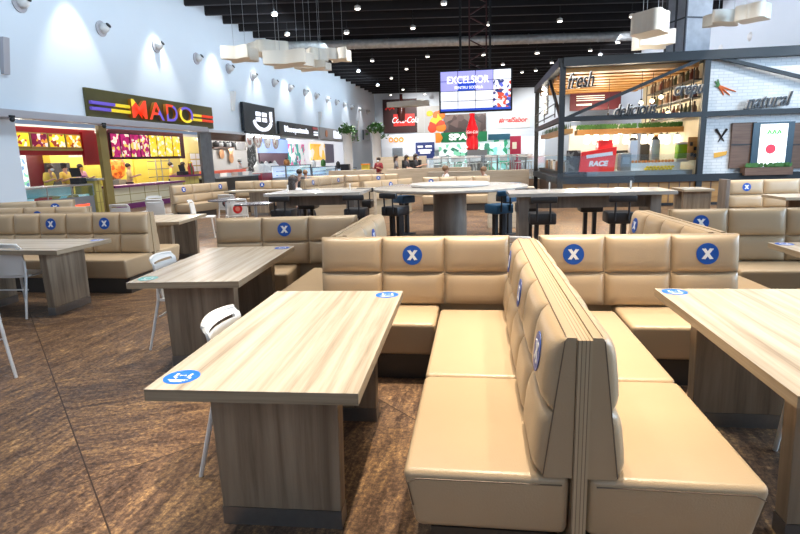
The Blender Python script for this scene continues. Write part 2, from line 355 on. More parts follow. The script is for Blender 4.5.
# ------------------------------------------------------------------ booth benches
def disc_pts(n=28): return [(math.cos(2 * PI * k / n), math.sin(2 * PI * k / n)) for k in range(n)]
ZS, ZM = 0.45, 0.705
def sofa(label, p0, p1, n, seats=(), seats_b=None, stickers=(), top=0.98, piping=False, name='booth_bench', group='tan upholstered booth benches', res=1.0, rz=None, endwood=False):
    p0 = Vector((p0[0], p0[1], 0)); p1 = Vector((p1[0], p1[1], 0)); d = p1 - p0; Lg = d.length
    root = thing(name, label, 'bench', p0, math.atan2(d.y, d.x), group)
    yb = lambda z: 0.125 + (0.062 - 0.125) * (z - ZS) / (top - ZS)
    MB().box((Lg / 2, 0, top / 2 - 0.003), (Lg + 0.02, 0.05, top - 0.006)).build('core_board', CORE, root)
    sides = [(-1, seats)] + ([(1, seats_b)] if seats_b is not None else [])
    if seats_b is None:
        MB().box((Lg / 2, 0.035, top / 2 - 0.01), (Lg, 0.02, top - 0.02)).build('back_board', LEATHER_B, root)
    for s, sts in sides:
        MB().prism([(s * .027, ZS + .002), (s * yb(.45), ZS + .002), (s * (yb(top) + .006), top - .012), (s * (yb(top) - .004), top), (s * .027, top)], 0, Lg, 'x').build('back_body', LEATHER_B, root, fix=True)
        w = Lg / n
        if piping: MB().tube([(-.001, s * (yb(ZS) + .004), ZS + .01), (-.001, s * (yb(top) + .004), top - .012), (.03, s * (yb(top) - .002), top), (Lg, s * (yb(top) - .002), top)], .0022, 5).build('piping', PIPING, root)
        nu = max(6, int(12 * res)); nv = max(5, int(10 * res))
        for i in range(n):
            for a, b in ((ZS + 0.004, ZM - 0.002), (ZM + 0.002, top - 0.004)):
                MB().pad(i * w + 0.002, (i + 1) * w - 0.002, a, b, yb, s, 0.052, nu, nv).build('back_cushion', LEATHER, root, True, 60)
        for (x0, x1) in sts:
            y0, y1 = s * 0.032, s * 0.645; yi = s * 0.60; e = 0.02
            q = [(x0 + e, y0), (x1 - e, y0), (x1 - e, yi), (x0 + e, yi)]; t = [(x0, y0), (x1, y0), (x1, y1), (x0, y1)]
            if s < 0: q = q[::-1]; t = t[::-1]
            mb = MB().hexa([(a, b, 0.2) for a, b in q] + [(a, b, ZS) for a, b in t], bev=0.032, seg=3 if res < 1 else 4)
            o = mb.build('seat_cushion', LEATHER, root, True, 50, fix=True)
            if piping:
                MB().tube([(x0 + 0.002, s * 0.06, ZS - 0.03), (x0 - .001, s * 0.59, ZS - 0.03), (x0 + 0.001, s * 0.622, ZS - 0.05), (x0 + 0.012, s * 0.605, 0.3)], 0.0028, 5).build('piping', PIPING, o)
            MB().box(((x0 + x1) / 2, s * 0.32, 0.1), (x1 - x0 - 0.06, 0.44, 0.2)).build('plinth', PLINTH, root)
    for s, i in stickers:
        sgn = -1 if s == 'A' else 1
        zc = (ZM + top) / 2 + 0.005; xc = (i + 0.5) * Lg / n; R = 0.077
        mb = MB(); P = disc_pts()
        off = lambda z, k: sgn * (yb(z) + 0.0535 + k)
        vs = [(xc + R * a, off(zc + R * b, 0), zc + R * b) for a, b in P] + [(xc + R * a, off(zc + R * b, 0.003), zc + R * b) for a, b in P]
        m_ = len(P)
        mb._add(vs, [tuple(range(m_)), tuple(range(m_, 2 * m_))] + [(k, (k + 1) % m_, m_ + (k + 1) % m_, m_ + k) for k in range(m_)])
        st = mb.build('sticker', BLUE, root, fix=True); st['label'] = 'round blue sticker with a white x'
        mb = MB()
        for sg in (-1, 1):
            for hw, ln in ((0.011, 0.043),):
                quad = [(-hw, -ln), (hw, -ln), (hw, ln), (-hw, ln)]; ang = sg * math.radians(36); ca, sa = math.cos(ang), math.sin(ang)
                pp = [(a * ca - b * sa, a * sa + b * ca) for a, b in quad]
                mb._add([(xc + a, off(zc + b, 0.0032 + 0.0004 * sg), zc + b) for a, b in pp] + [(xc + a, off(zc + b, 0.0048 + 0.0004 * sg), zc + b) for a, b in pp],
                        [(0, 1, 2, 3), (7, 6, 5, 4), (0, 4, 5, 1), (1, 5, 6, 2), (2, 6, 7, 3), (3, 7, 4, 0)])
        for a, b in ((-.026, .034), (.026, .034), (-.026, -.034), (.026, -.034)):
            mb.box((xc + a, off(zc + b, 0.0042), zc + b), (0.026, 0.002, 0.007))
        mb.build('letter', WHITE, st, fix=True)
    return root
XP, XL, XR = 0.365, -1.12, 1.79
CY = 4.31
sofa('tan double-sided booth bench whose striped end faces the viewer, between the two nearest tables', (XP, 1.84), (XP, CY - .17), 5,
     [(0.0, 0.92), (0.925, 2.22)], [(0.0, 0.92), (0.925, 2.22)], [('B', 0), ('B', 2), ('B', 4)], piping=True)
# side A of a bench that runs along +Y faces +X; side B faces -X
sofa('left half of the front cross bench, one blue sticker facing the viewer', (-1.235, CY), (.245, CY), 3, [(0.02, .95)], None, [('A', 1)])
sofa('right half of the front cross bench, two blue stickers facing the viewer', (.485, CY), (1.895, CY), 3, [(.54, 1.385)], None, [('A', 0), ('A', 2)])
sofa('double-sided booth bench running back from the left end of the front cross bench', (XL, CY + 0.06), (XL, 6.04), 3, [(0, 1.63)], [(0, 1.3)], [('A', 1)])
sofa('double-sided booth bench running back from the right end of the front cross bench', (XR, CY + 0.06), (XR - .07, 6.04), 4, [(0, 1.3)], [(0, 1.63)], [('B', 3)])
sofa('booth bench behind the second table, one sticker in its middle panel', (-2.92, 5.90), (-1.34, 6.03), 3, [(0.0, .93)], None, [('A', 1)])
sofa('booth bench behind the right end of the front cross bench, two stickers high on it', (2.02, 6.12), (4.2, 6.06), 4, [(0.48, 2.18)], None, [('A', 0), ('A', 2)])
sofa('dim brown double-sided booth bench ending behind the left table', (-9.1, 6.86), (-4.3, 6.78), 12, [(0, 2.4), (2.41, 4.8)], [(0, 2.4), (2.41, 4.8)], [('A', 8), ('A', 10)])
# benches deeper in the left field, tops only
sofa('bench back just behind the dim left booth bench, ending before the display counter', (-11, 7.82), (-6.1, 8.0), 9, [], None, [('A', 7)], res=.6)
sofa('farthest bench back on the left, its slanted end at the glass food display', (-9.4, 8.9), (-7.75, 9.75), 3, [], None, [('A', 2)], res=.6)
# corner seating in front of the shops
sofa('wing of the corner bench in front of the tiled fast food counter', (-8.75, 14.9), (-8.05, 17.0), 3, [(0.05, 1.2)], None, [('A', 0), ('A', 2)], res=.6)
sofa('long back of the corner bench in front of the second shop', (-7.8, 17.25), (-6.0, 17.4), 3, [(0.5, 2.2)], None, [('A', 1)], res=.6)
sofa('short return of the corner bench facing the second shop, pale in the light', (-5.65, 17.6), (-4.95, 20.0), 3, [], [(0.1, 2.5)], [('A', 0), ('A', 2)], res=.6)
sofa('far bench by the dark haired woman, in front of the glass cake display', (-7.0, 20.6), (-5.0, 20.8), 3, [], [(0, 1.9)], [('A', 2)], res=.6)
sofa('far bench with a sticker left of the beige box partition', (-4.95, 20.75), (-2.95, 21.0), 4, [(0, 1.9)], None, [('A', 2)], res=.6)
sofa('pale bluish bench end seen over the bar counter, beside the round table', (-3.05, 14.6), (-1.95, 16.4), 3, [], [(0, 1.5)], [('A', 1)], res=.6)
sofa('bench facing the viewer over the bar counter, left of the round table', (-1.6, 16.75), (0.4, 16.8), 4, [(0, 2)], None, [('A', 0)], res=.6)
r3 = sofa('pale booth bench with a wooden end board under the brick wall of the kiosk', (4.78, 11.45), (8.6, 11.5), 6, [(0.05, 3.7)], None, [('A', 0), ('A', 2)])
MB().box((-0.05, -0.05, 0.5), (0.07, 0.34, 1.0), bev=.004).build('end_board', BARLEG, r3)

# ------------------------------------------------------------------ tables
def table(label, c, rz, w, l, stick=(), legs=0.5, cat='table', group='wood veneer dining tables'):
    root = thing('dining_table', label, cat, (c[0], c[1], 0), rz, group)
    th = 0.047; z0 = 0.75 - th
    MB().box((0, 0, 0.75 - 0.001), (w, l, 0.002)).build('table_top', TOPW, root)
    MB().box((0, 0, z0 + th / 2 - 0.001), (w, l, th - 0.002)).build('top_edge', EDGEW, root)
    for s in (-1, 1):
        y = s * legs; hw0, hw1 = 0.27, 0.285
        v = [(-hw0, y - .045, 0.085), (hw0, y - .045, 0.085), (hw0, y + .045, 0.085), (-hw0, y + .045, 0.085),
             (-hw1, y - .045 - s * .0, z0), (hw1, y - .045, z0), (hw1, y + .045, z0), (-hw1, y + .045, z0)]
        lg = MB().hexa(v, bev=.003, seg=1).build('leg', LEGW, root)
        MB().box((0, y, 0.0425), (0.545, 0.094, 0.085)).build('kick_plate', KICK, lg)
    for sx, sy, m in stick:
        st = MB().lathe([(0.072, 0.750), (0.072, 0.7514)], (sx, sy, 0), 28).build('sticker', m, root); st['label'] = 'round blue distancing sticker with white print'
        mb = MB()
        for dx in (-0.028, 0.03):          # two little figures and a double arrow between them
            mb.lathe([(0.007, .7515), (0.007, .7519)], (sx + dx, sy + 0.026, 0), 10)
            mb.box((sx + dx, sy + 0.006, .7517), (0.012, 0.024, .0004)); mb.box((sx + dx + .008, sy - 0.008, .7517), (0.014, 0.007, .0004)); mb.box((sx + dx + .012, sy - 0.016, .7517), (0.005, 0.012, .0004))
        mb.box((sx, sy + 0.012, .7517), (0.022, 0.005, .0004))
        for q in (-1, 1): mb.box((sx + q * .011, sy + 0.012, .7517), (0.006, 0.012, .0004))
        for k in range(3): mb.box((sx, sy - 0.032 - 0.009 * k, .7517), (0.085 - 0.018 * k, 0.005, .0004))
        mb.build('print', WHITE, st)
    return root
table('nearest pale wood veneer table with blue stickers at two opposite corners', (-0.872, 2.62), math.radians(1.4), 0.84, 1.57,
      [(-0.33, -0.66, BLUE2), (0.33, 0.68, BLUE2)])
table('second wood table, turned askew, behind the nearest one on its left', (-2.19, 4.45), math.radians(4), 0.85, 1.6, [(-0.33, -0.66, mat('sticker_teal_sheen', srgb(70, 165, 160), .3)), (0.33, 0.68, BLUE)])  # near sticker is blue; its teal tone paints in a reflection
table('large wood table right of the near bench end, its sticker at the far corner', (1.52, 2.72), 0, 0.84, 1.57, [(-0.33, 0.70, BLUE2)])
table('dim table at the left edge with a chair pushed up to it', (-5.12, 5.53), PI / 2 - math.radians(2), 0.84, 1.62, [(0.30, -0.72, BLUE)])
table('table behind the end of the dim left booth bench', (-4.90, 8.15), math.radians(8), 0.86, 1.2)
pc = at_z(768, 242.5, .75)
table('table beyond the front cross bench, mostly cut by the right picture edge', (pc.x + .42, pc.y - .75), 0, 0.84, 1.5, [(-0.33, 0.66, BLUE)], legs=.42)
table('table in front of the pale bench with the wooden end board', (5.75, 10.35), 0, 1.3, 0.8, legs=.25)
table('small far table peeking out left of the wooden end board', (4.65, 12.75), 0, 0.6, 0.8, legs=.25)
table('far table in front of the long corner bench by the second shop', (-6.4, 15.9), math.radians(2), 2.0, 0.8, legs=.25)

# ------------------------------------------------------------------ chairs
def chair(label, loc, rz, group='white plastic chairs', emblem=None, first=None):
    """faces local +y; origin at floor centre"""
    root = thing('plastic_chair', label, 'chair', (loc[0], loc[1], 0), rz, group)
    g = MB(); nx, ny = 8, 6                                   # seat shell
    def grid(fn, th, nrm):
        A = [[g.b.verts.new(fn(i / nx * 2 - 1, j / ny * 2 - 1)) for i in range(nx + 1)] for j in range(ny + 1)]
        B = [[g.b.verts.new(Vector(fn(i / nx * 2 - 1, j / ny * 2 - 1)) - Vector(nrm) * th) for i in range(nx + 1)] for j in range(ny + 1)]
        for j in range(ny):
            for i in range(nx):
                g.b.faces.new((A[j][i], A[j][i + 1], A[j + 1][i + 1], A[j + 1][i])); g.b.faces.new((B[j][i], B[j + 1][i], B[j + 1][i + 1], B[j][i + 1]))
        ring = [(0, i) for i in range(nx)] + [(j, nx) for j in range(ny)] + [(ny, i) for i in range(nx, 0, -1)] + [(j, 0) for j in range(ny, 0, -1)]
        for k in range(len(ring)):
            a, b = ring[k], ring[(k + 1) % len(ring)]
            g.b.faces.new((A[a[0]][a[1]], B[a[0]][a[1]], B[b[0]][b[1]], A[b[0]][b[1]]))
    grid(lambda u, v: (u * (0.215 - 0.012 * v), v * 0.215, 0.45 + 0.012 * u * u - 0.008 * (1 - v * v) - 0.012 * max(0, v) ** 3), 0.022, (0, 0, 1))
    g.build('seat', PLASTIC, root, True, 45, fix=True)
    g = MB(); nx, ny = 20, 16
    curve = lambda u, z: -0.215 - 0.14 * (z - 0.45) - 0.015 + 0.04 * u * u
    def bk(u, v, th):
        z = 0.635 + v * 0.175; w = 0.207 * (1 - .10 * max(0, v) ** 6 - .05 * max(0, -v) ** 3) + 0.008 * v
        return (u * w, curve(u, z) - th + (.0 if v < .7 else -.02 * (v - .7) / .3), z - .012 * u * u * (v > .8))
    A = [[g.b.verts.new(bk(i / nx * 2 - 1, j / ny * 2 - 1, 0)) for i in range(nx + 1)] for j in range(ny + 1)]
    B = [[g.b.verts.new(bk(i / nx * 2 - 1, j / ny * 2 - 1, .016)) for i in range(nx + 1)] for j in range(ny + 1)]
    hole = lambda i, j: 2 <= i < nx - 2 and j == 13
    for j in range(ny):
        for i in range(nx):
            if hole(i, j): continue
            g.b.faces.new((A[j][i], A[j][i + 1], A[j + 1][i + 1], A[j + 1][i])); g.b.faces.new((B[j][i], B[j + 1][i], B[j + 1][i + 1], B[j][i + 1]))
            for (di, dj, p, q) in ((-1, 0, (j, i), (j + 1, i)), (1, 0, (j, i + 1), (j + 1, i + 1)), (0, -1, (j, i), (j, i + 1)), (0, 1, (j + 1, i), (j + 1, i + 1))):
                ii, jj = i + di, j + dj
                if not (0 <= ii < nx and 0 <= jj < ny) or hole(ii, jj):
                    g.b.faces.new((A[p[0]][p[1]], A[q[0]][q[1]], B[q[0]][q[1]], B[p[0]][p[1]]))
    g.build('backrest', PLASTIC, root, True, 50, fix=True)
    MB().tube([bk(k / 6 - 1, 1, .008) for k in range(13)], .0125, 8).build('handle_rim', PLASTIC, root, True)
    for sx in (-1, 1):
        MB().tube([(sx * .20, .185, .445), (sx * .212, .205, .2), (sx * .222, .225, 0)], 0.017, 8, 0.012).build('leg', PLASTIC, root, True, 50)
        MB().tube([(sx * .203, curve(1, .62) - .008, .62), (sx * .207, -.232, .45), (sx * .217, -.295, .2), (sx * .228, -.345, 0)], 0.015, 8, 0.012).build('leg', PLASTIC, root, True, 50)
    MB().tube([(-.214, -.235, .30), (.214, -.235, .30)], .008, 6).build('stretcher', PLASTIC, root)
    if emblem:
        e = MB().box((0, curve(0, .6) - 0.024, .6), (.26, .006, .2), rx=0.14).build('emblem', emblem, root)
    return root
chair('white chair whose slotted back rises behind the nearest table', (-1.09, 2.66), -PI / 2 + .05)
chair('white chair whose back rises behind the skewed second table', (-2.52, 4.50), -PI / 2 + .1)
chair('white chair pushed up to the dim table at the left edge', (-5.06, 5.42), .06)
chair('white chair at the left edge of which one leg shows', (-3.965, 3.57), .986)
chair('white chair mostly hidden under the right table, one leg showing', (1.83, 2.73), PI / 2 + .1)
chair('white chair back peeping over the front cross bench, left of the near bench end', (0.32, 5.62), .0)
chair('white chair in profile with its seat at the thin round table', at_z(192, 201, .79) + Vector((.25, 0, 0)), -PI / 2 + .3)
EMB1 = bpy.data.materials.new('emblem_disc')
def disc_mat(m, back, disc, mark, r):
    m.use_nodes = True; nt = m.node_tree; p = nt.nodes['Principled BSDF']; L = nt.links.new
    tc = nt.nodes.new('ShaderNodeTexCoord'); mp = nt.nodes.new('ShaderNodeMapping'); mp.inputs['Location'].default_value = (0, 0, -.6); mp.inputs['Scale'].default_value = (1, 0, 1)
    L(tc.outputs['Object'], mp.inputs['Vector']); ln = nt.nodes.new('ShaderNodeVectorMath'); ln.operation = 'LENGTH'; L(mp.outputs[0], ln.inputs[0])
    d = nt.nodes.new('ShaderNodeMath'); d.operation = 'DIVIDE'; d.inputs[1].default_value = .16; L(ln.outputs['Value'], d.inputs[0])
    rr = ramp(nt, [(0, mark), (r * .5, disc), (r, back)]); rr.color_ramp.interpolation = 'CONSTANT'; L(d.outputs[0], rr.inputs['Fac']); L(rr.outputs[0], p.inputs['Base Color'])
disc_mat(EMB1, (.74, .72, .69, 1), (.02, .01, .01, 1), (.3, .01, .02, 1), .62)
EMB2 = bpy.data.materials.new('emblem_red'); disc_mat(EMB2, (.74, .72, .69, 1), (.62, .02, .02, 1), (.75, .25, .2, 1), .62)
chair('white chair with a round black emblem on its back, at the thin round table', (-6.15, 13.2), .0, emblem=EMB1)
chair('white chair with a red emblem on its back beside the thin round table', (-5.25, 11.5), .55, emblem=EMB2)
chair('white chair near the tiled counter, leftmost of the three', at_z(118, 206, .78) + Vector((0, .25, 0)), .1)
chair('white chair near the tiled counter, middle of the three', at_z(142, 199, .78) + Vector((0, .25, 0)), PI)
chair('pale grey white chair near the tiled counter, right of the three', at_z(153, 201, .78) + Vector((0, .25, 0)), .1)

def cafe_table(label, loc, rz=0, square=False):
    root = thing('cafe_table', label, 'table', (loc[0], loc[1], 0), rz, 'small single leg cafe tables')
    tp = MB()
    if square: tp.box((0, 0, .735), (.66, .66, .03), bev=.004)
    else: tp.lathe([(.40, .72), (.41, .73), (.41, .745), (.40, .75)], seg=32)
    tp.build('table_top', mat('grey_laminate', (.10, .09, .10, 1), .2), root)
    MB().tube([(0, 0, .02), (0, 0, .72)], .035, 12).build('column', STEEL, root, True, 50)
    mb = MB()
    for k in range(4):
        a = PI / 4 + PI / 2 * k; mb.tube([(0, 0, .05), (.16 * math.cos(a), .16 * math.sin(a), .035), (.3 * math.cos(a), .3 * math.sin(a), .012)], .022, 8, .014)
    mb.build('foot', BLKMETAL, root, True, 50)
    return root
cafe_table('thin dark round cafe table on one metal leg', (-5.75, 12.1))
cafe_table('small grey square cafe table left of the bar counter', (-4.55, 10.9), .1, True)

# ------------------------------------------------------------------ bar counters, round table and stools
BZ = 1.045
def bar(label, x0, x1, y0, y1):
    root = thing('bar_counter', label, 'counter', ((x0 + x1) / 2, (y0 + y1) / 2, 0), 0, 'bar height counters'); L_, D = x1 - x0, y1 - y0
    MB().box((0, 0, BZ - .025), (L_, D, .05), bev=.003, seg=1).build('counter_top', BARTOP, root)
    for sx in (-1, 1): MB().box((sx * (L_ / 2 - .22), 0, (BZ - .05) / 2), (.14, D * .62, BZ - .05)).build('leg_panel', BARLEG, root)
    MB().box((0, 0, BZ - .15), (L_ - .58, .05, .20)).build('apron', BARLEG, root)
    return root
bar('right bar counter running from the round table towards the kiosk', .46, 2.70, 7.9, 8.8)
bar('left bar counter running out from the round table', -3.62, -1.93, 9.05, 10.1)
RC = (-.49, 10.3)
root = thing('round_table', 'big round bar table with a raised disc in its centre', 'table', (*RC, 0))
MB().lathe([(1.40, BZ - .055), (1.42, BZ - .04), (1.42, BZ - .008), (1.41, BZ)], seg=64).build('table_top', BARTOP, root, True, 40)
MB().lathe([(.31, 0), (.31, BZ - .055)], seg=32).build('pedestal', BARLEG, root, True, 40)
MB().lathe([(.60, BZ), (.73, BZ + .012), (.735, BZ + .05), (.71, BZ + .06)], seg=48).build('raised_disc', mat('pale_disc', (.62, .60, .57, 1), .2), root, True, 40)
def stool(label, loc, rz, m=BLACK):
    root = thing('bar_stool', label, 'stool', (loc[0], loc[1], 0), rz, 'fixed bar stools')       # faces +y
    MB().box((0, 0, .735), (.34, .34, .15), bev=.02).build('seat', m, root, True, 40)
    MB().box((0, -.19, .99), (.34, .06, .085), bev=.015).build('backrest', m, root, True, 40)
    for sx in (-1, 1):
        MB().tube([(sx * .085, -.18, .70), (sx * .085, -.19, .97)], .013, 8).build('back_post', BLKMETAL, root)
        MB().box((sx * .07, 0, .335), (.055, .09, .65)).build('post', BLKMETAL, root)
    MB().box((0, 0, .0125), (.36, .30, .025)).build('base_plate', BLKMETAL, root)
    return root
stool('black stool at the near left of the right bar counter', (.88, 7.6), 0)
stool('black stool at the near right of the right bar counter', (1.87, 7.6), 0)
stool('black stool on the far side of the right bar counter, left one', (.80, 9.1), PI)
stool('black stool on the far side of the right bar counter, right one', (1.80, 9.1), PI)
stool('black stool at the near left of the left bar counter', (-3.15, 8.72), 0)
stool('black stool at the near right of the left bar counter', (-1.93, 8.72), 0)
stool('black stool on the far side of the left bar counter, left one', (-3.25, 10.4), PI)
stool('black stool on the far side of the left bar counter, right one', (-2.15, 10.4), PI)
stool('black stool left of the round table pedestal, nearest', (-1.32, 8.95), -.5)
stool('blue topped stool left of the round table pedestal, behind the black one', (-1.5, 11.4), -2.3, DKBLUE)
stool('dark stool right of the round table pedestal, back towards the viewer', (.36, 9.02), .6, DKBLUE)
stool('dark stool right of the round table pedestal, behind the other', (.62, 11.25), 2.2, DKBLUE)
def divider(label, loc, w, rz=0.0):
    root = thing('table_divider', label, 'divider', (loc[0], loc[1], BZ), rz, 'clear dividers on the bar')
    MB().box((0, 0, .13), (w, .006, .24)).build('pane', ACRYL, root)
    for sx in (-1, 1): MB().box((sx * (w / 2 - .05), 0, .06), (.018, .03, .12)).build('clip', PLASTIC, root)
divider('clear acrylic divider along the right bar counter', (1.65, 8.42), 1.25)
divider('clear acrylic divider along the left bar counter', (-2.8, 9.62), 1.25)

# low wood partitions among the seats
def partition(label, c, s, rz=0): return tag(MB().box((0, 0, s[2] / 2), s, bev=.006, seg=1).build('box_partition', PALEW), label, 'partition', 'pale wood box partitions'), c, rz
def put(t): t[0].location = (t[1][0], t[1][1], 0); t[0].rotation_euler = (0, 0, t[2]); return t[0]
put(partition('pale wood box partition seen under the right end of the round table', (.75, 12.4), (1.0, .35, .88)))
put(partition('pale wood box partition under the left bar counter', (-3.0, 12.2), (1.5, .35, .95)))
put(partition('long pale wood partition running right of the far sticker bench', (-1.9, 22.4), (3.4, .4, 1.13)))
put(partition('pale wood partition before the seated couple, behind the round table', (.05, 19.2), (3.4, .35, 1.06)))
put(partition('tall pale wood partition behind the red shirted cashier', (-3.7, 27.6), (2.5, .4, 1.62)))
put(partition('pale wood box behind the far bench by the glass cake display', (-5.3, 23.5), (2.0, .4, 1.1)))

# ------------------------------------------------------------------ people
def skin_obj(name, joints, bones, m, parent, root_i=0, sub=1):
    """joints: [(xyz, radius)]; one continuous skinned surface"""
    me = bpy.data.meshes.new(name); me.from_pydata([j[0] for j in joints], bones, [])
    o = bpy.data.objects.new(name, me); C.objects.link(o)
    o.modifiers.new('skin', 'SKIN').use_smooth_shade = True
    sv = me.skin_vertices[0].data
    for v, j in zip(sv, joints):
        r = j[1]; v.radius = r if isinstance(r, tuple) else (r, r)
    sv[root_i].use_root = True
    s = o.modifiers.new('sub', 'SUBSURF'); s.levels = sub; s.render_levels = sub
    me.materials.append(m); o.parent = parent
    return o
def person(label, loc, rz, shirt, seated=False, pants=TROUS, hair=HAIRD, long_hair=False, mask=None, hat=None, apron=None, h=1.0, reach=0.3, group=None, bow=0.0, bun=False):
    """faces local -y; loc = floor point under the hips"""
    root = thing('person', label, 'person', (loc[0], loc[1], 0), rz, group)
    hip = .48 if seated else .92
    q = lambda x, y, z: (x * h, y * h, z * h if not seated else (hip + (z - .92) * h))
    P = {}; J = []
    def j(n, x, y, z, r): P[n] = len(J); J.append((q(x, y, z), r * h))
    j('pelvis', 0, 0, .93, .125); j('waist', 0, -.01 - bow * .2, 1.08, .115); j('chest', 0, -.01 - bow * .5, 1.28, .13); j('neck', 0, -.01 - bow * .8, 1.46, .055)
    j('jaw', 0, -.03 - bow, 1.54, .07); j('head', 0, -.015 - bow, 1.61, .098); j('crown', 0, -.01 - bow, 1.69, .07)
    for s, n in ((-1, 'l'), (1, 'r')):
        j('sh' + n, s * .17, -.01 - bow * .6, 1.40, .065); j('el' + n, s * .23, -.05 - bow * .4, 1.13, .045); j('wr' + n, s * .17, -.10 - reach - bow * .2, 1.04 + .2 * (reach > .2), .03); j('ha' + n, s * .15, -.17 - reach - bow * .2, 1.03 + .2 * (reach > .2), .034)
        if seated:
            J_ = [('hp', s * .09, -.04, .93, .095), ('kn', s * .10, -.44, .93, .065)]
            for a in J_: j(a[0] + n, *a[1:])
            P['an' + n] = len(J); J.append(((s * .10 * h, -.46 * h, .09), .042 * h)); P['to' + n] = len(J); J.append(((s * .10 * h, -.60 * h, .04), .036 * h))
        else:
            j('hp' + n, s * .085, 0, .86, .09); j('kn' + n, s * .09, -.02, .49, .06); j('an' + n, s * .09, .01, .08, .042); j('to' + n, s * .10, -.13, .035, .034)
    bones = [('pelvis', 'waist'), ('waist', 'chest'), ('chest', 'neck'), ('neck', 'jaw'), ('jaw', 'head'), ('head', 'crown')]
    arms = []; legs = []
    for n in 'lr':
        arms += [('chest', 'sh' + n), ('sh' + n, 'el' + n), ('el' + n, 'wr' + n), ('wr' + n, 'ha' + n)]
        legs += [('pelvis', 'hp' + n), ('hp' + n, 'kn' + n), ('kn' + n, 'an' + n), ('an' + n, 'to' + n)]
    skin_obj('body', J, [(P[a], P[b]) for a, b in bones + arms + legs], SKIN, root)
    def sub_skin(name, names, bl, grow, m):
        idx = {n: i for i, n in enumerate(names)}
        skin_obj(name, [(J[P[n]][0], J[P[n]][1] + grow) for n in names], [(idx[a], idx[b]) for a, b in bl], m, root)
    sub_skin('shirt', ['pelvis', 'waist', 'chest', 'shl', 'shr', 'ell', 'elr'], [('pelvis', 'waist'), ('waist', 'chest'), ('chest', 'shl'), ('chest', 'shr'), ('shl', 'ell'), ('shr', 'elr')], .018, shirt)
    sub_skin('trousers', ['pelvis', 'hpl', 'hpr', 'knl', 'knr', 'anl', 'anr'], [('pelvis', 'hpl'), ('pelvis', 'hpr'), ('hpl', 'knl'), ('hpr', 'knr'), ('knl', 'anl'), ('knr', 'anr')], .014, pants)
    hd = Vector(J[P['head']][0])
    mb = MB()
    mb.ball(hd + Vector((0, .018 * h, .028 * h)), (.10 * h, .112 * h, .10 * h), 14)
    if long_hair: mb.ball(hd + Vector((0, .07 * h, -.12 * h)), (.105 * h, .065 * h, .20 * h), 12)
    if bun: mb.ball(hd + Vector((0, .05 * h, .12 * h)), .045 * h, 10)
    mb.build('hair', hair, root, True)
    for s in (-1, 1): MB().ball(hd + Vector((s * .035 * h, -.094 * h, .0)), .012 * h, 8).build('eye', BLACK, root)
    MB().ball(hd + Vector((0, -.105 * h, -.03 * h)), (.014 * h, .02 * h, .026 * h), 8).build('nose', SKIN, root, True)
    if mask: MB().ball(hd + Vector((0, -.062 * h, -.055 * h)), (.07 * h, .062 * h, .05 * h), 10).build('face_mask', mask, root, True)
    if hat: MB().lathe([(.098 * h, 0), (.105 * h, .07 * h), (.10 * h, .11 * h), (.03 * h, .12 * h)], hd + Vector((0, .01, .05 * h)), 14).build('hat', hat, root, True)
    if apron: MB().box((0, (-.155 - bow * .3) * h, (.98 if not seated else hip + .1) * h), (.30 * h, .03 * h, .62 * h), bev=.01, seg=1).build('apron', apron, root)
    return root
CLOTH = lambda n, c: mat('cloth_' + n, c, 0.8, noise=(9, .12))
cy_, cp_, cb_, cr_, cw_, ck_ = CLOTH('yellow', (.75, .55, .10, 1)), CLOTH('pink', (.60, .28, .40, 1)), CLOTH('beige', (.62, .48, .22, 1)), CLOTH('red', (.20, .012, .02, 1)), CLOTH('white', (.75, .75, .75, 1)), CLOTH('black', (.03, .03, .035, 1))
pur_ = CLOTH('purple', (.09, .03, .22, 1)); strp_ = bands('striped_shirt', [(.7, .68, .66, 1), (.03, .03, .05, 1)], 2, .05, .8)
grey_ = CLOTH('grey', (.22, .20, .20, 1)); MASKW = mat('mask_blue_white', (.62, .72, .78, 1), .7)

# ------------------------------------------------------------------ left wall: helpers in the wall's own frame
def lw_rect(x0, y0, x1, y1, off):
    ym, xm = (y0 + y1) / 2, (x0 + x1) / 2
    return at_lw(x0, ym, off)[0], at_lw(x1, ym, off)[0], at_lw(xm, y1, off)[1], at_lw(xm, y0, off)[1]
def lw_thing(name, label, cat, s, off, group=None): return thing(name, label, cat, LW(s, off), LROT, group)
def lw_box(name, label, cat, m, px, off, depth=.05, group=None, base=None, bev=0.0, parts=None):
    """box whose front lies on the plane off, from a rectangle measured there"""
    s0, s1, z0, z1 = lw_rect(*px, off)
    if base is not None: z0 = base
    o = MB().box((0, depth / 2, (z1 - z0) / 2), (s1 - s0, depth, z1 - z0), bev=bev, seg=1).build(name, m)
    p = LW((s0 + s1) / 2, off); o.location = (p.x, p.y, z0); o.rotation_euler = (0, 0, LROT)
    if cat: tag(o, label, cat, group)
    return o, s1 - s0, z1 - z0
WN = [0]
def lw_wall(m, px, off, depth=.05, group=None, base=None):
    WN[0] += 1; r = lw_box('wall_lining_%d' % WN[0], '', '', m, px, off, depth, group, base); struct(r[0]); return r
def on_face(o, name, m, c, s, label=None):
    """a raised piece on the front of a box made by lw_box; c = (x, z) from its base centre"""
    q = MB().box((c[0], -.012, c[1]), (s[0], .02, s[1])).build(name, m, o)
    if label: q['label'] = label
    return q
